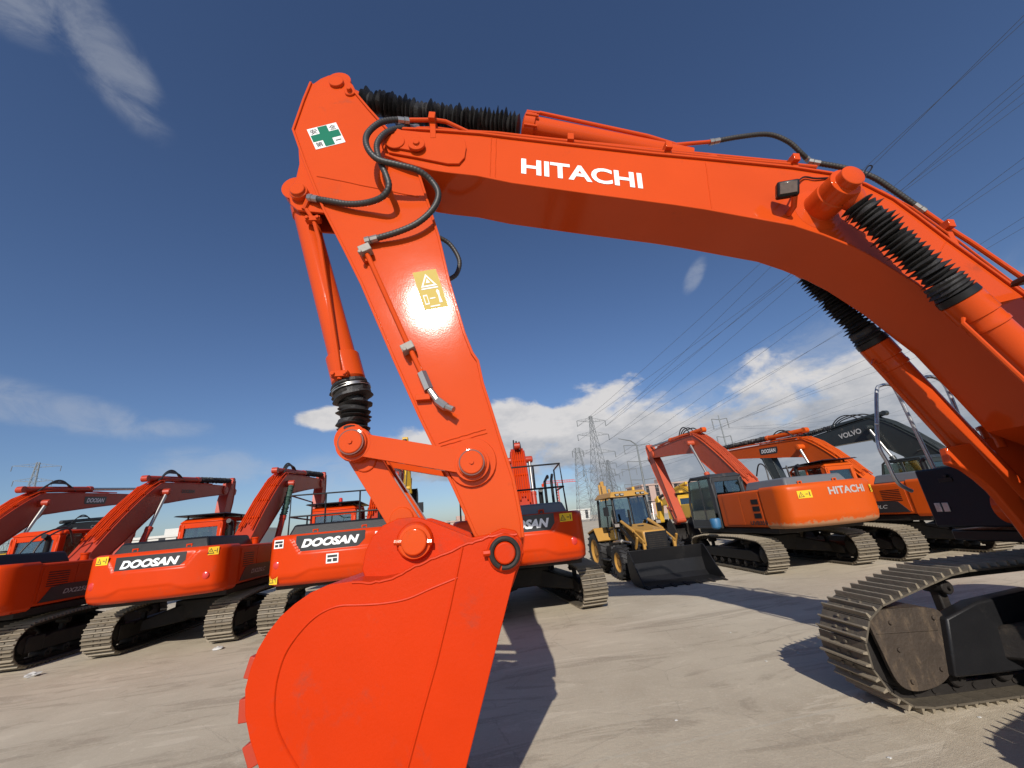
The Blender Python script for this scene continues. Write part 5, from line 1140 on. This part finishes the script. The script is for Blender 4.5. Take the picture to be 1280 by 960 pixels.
src = [tE[0], tE[1], tE[2], tE[3], tE[4], tE[5], tF[0], tF[1]]
for i, (e, a) in enumerate(zip(ends, src)): b2 = far_pt(e[0], e[1], 22); wire(a, beyond(a, b2, 1.25), 'thin cable from the tubular poles across the low clouds, ' + ORD[i] + ' from above', 'power cables across the clouds', r=.018, sag=1.0)

# ================================================================== distant buildings and crane
def building(label, px, dist, w_, d_, h, floors, m_):
    x, y = at_dir(px, dist); root = empty('apartment_block', (x, y, 0), R(12), label, 'building', None); m = MB(); m.bb(-w_ / 2, w_ / 2, -d_ / 2, d_ / 2, 0, h); m.build('wall', M[m_], root)
    m = MB(); m.bb(-w_ / 2 - .3, w_ / 2 + .3, -d_ / 2 - .3, d_ / 2 + .3, h, h + .6); m.bb(-2, 2, -2, 2, h + .6, h + 2.6); m.build('roof', M[m_], root)
    n = max(2, int(w_ / 4))
    for f in range(floors):
        for i in range(n):
            m = MB(); cx = -w_ / 2 + (i + .5) * w_ / n; z = (f + .35) * h / floors; m.bb(cx - .8, cx + .8, -d_ / 2 - .06, -d_ / 2 - .02, z, z + 1.5); m.build('window', M['plate'], root)
building('pinkish apartment block far off behind the folded orange stick', 834, 190, 26, 14, hgt(834, 606, 190), 7, 'wall')
building('pale low block far away between the loader roof and the orange machine', 700, 230, 30, 12, hgt(705, 640, 230), 3, 'whitetop')
building('pale warehouse block far off behind the cab of the leftmost machines', 225, 160, 50, 20, hgt(225, 672, 160), 3, 'whitetop')
building('pale warehouse block far off behind the right hand row of machines', 960, 180, 60, 20, hgt(960, 612, 180), 3, 'whitetop')
building('pinkish block far off seen through the gap right of the stick', 575, 210, 24, 14, hgt(575, 652, 210), 4, 'wall')
x, y = at_dir(700, 260); hc = hgt(690, 604, 260); cr = empty('tower_crane', (x, y, 0), R(15), 'small distant red tower crane left of the yellow loader', 'crane'); m = MB()
for s in (-.6, .6):
    for e in (-.6, .6): m.tube([(s, e, 0), (s, e, hc)], .16, 4)
for i in range(14): z0 = i * hc / 14; z1 = (i + 1) * hc / 14; m.tube([(-.6, -.6, z0), (.6, -.6, z1)], .12, 4); m.tube([(.6, .6, z0), (-.6, .6, z1)], .12, 4)
m.build('mast', M['red'], cr)
m = MB(); m.tube([(-9, 0, hc), (13, 0, hc)], .22, 4); m.tube([(-8, 0, hc + 1.4), (12, 0, hc + 1.2)], .18, 4)
for i in range(20): m.tube([(-9 + i * 1.1, 0, hc), (-8.4 + i * 1.1, 0, hc + 1.3)], .12, 4)
m.box((-8.5, 0, hc - 1), (2.5, 1.4, 1.8)); m.build('jib', M['red'], cr)

# ================================================================== small things
m = MB(); m.lathe((6.35, 14.4, 1.22), (6.35, 14.4, 1.56), [(0, .10), (.15, .15), (.85, .17), (1, .14)], 20); tag(m.build('water_drum', M['blue'], None), 'small blue drum standing on the step of the grey-cab excavator', 'drum')
def crumple(name, loc, s, m_, label, cat, group):
    rg = random.Random(str(loc)); bm = bmesh.new(); bmesh.ops.create_icosphere(bm, subdivisions=2, radius=s)
    for v in bm.verts: v.co *= rg.uniform(.55, 1.15); v.co.z = v.co.z * .35 + s * .25
    me = bpy.data.meshes.new(name); bm.to_mesh(me); bm.free(); me.materials.append(M[m_]); o = bpy.data.objects.new(name, me); C.objects.link(o); o.location = loc; tag(o, label, cat, group)
def gpt(px, py): d = ray(px, py); k_ = -CAMH / d.z; p = EYE + d * k_; return (p.x, p.y, 0)
crumple('litter', gpt(272, 812), .11, 'trash', 'crumpled white plastic at the foot of a crawler track on the left', 'litter', None)
crumple('litter', gpt(40, 846), .14, 'trash', 'flattened pale scrap under the leftmost crawler track', 'litter', None)
for px, py in ((913, 791), (958, 827), (979, 814), (998, 817), (1078, 875), (1091, 879), (1225, 897), (1112, 948), (845, 901), (610, 836), (560, 700)):
    crumple('pebble', gpt(px, py), .018, 'whitetop', 'tiny pale stone chip lying on the concrete', 'pebble', 'stone chips scattered on the concrete')
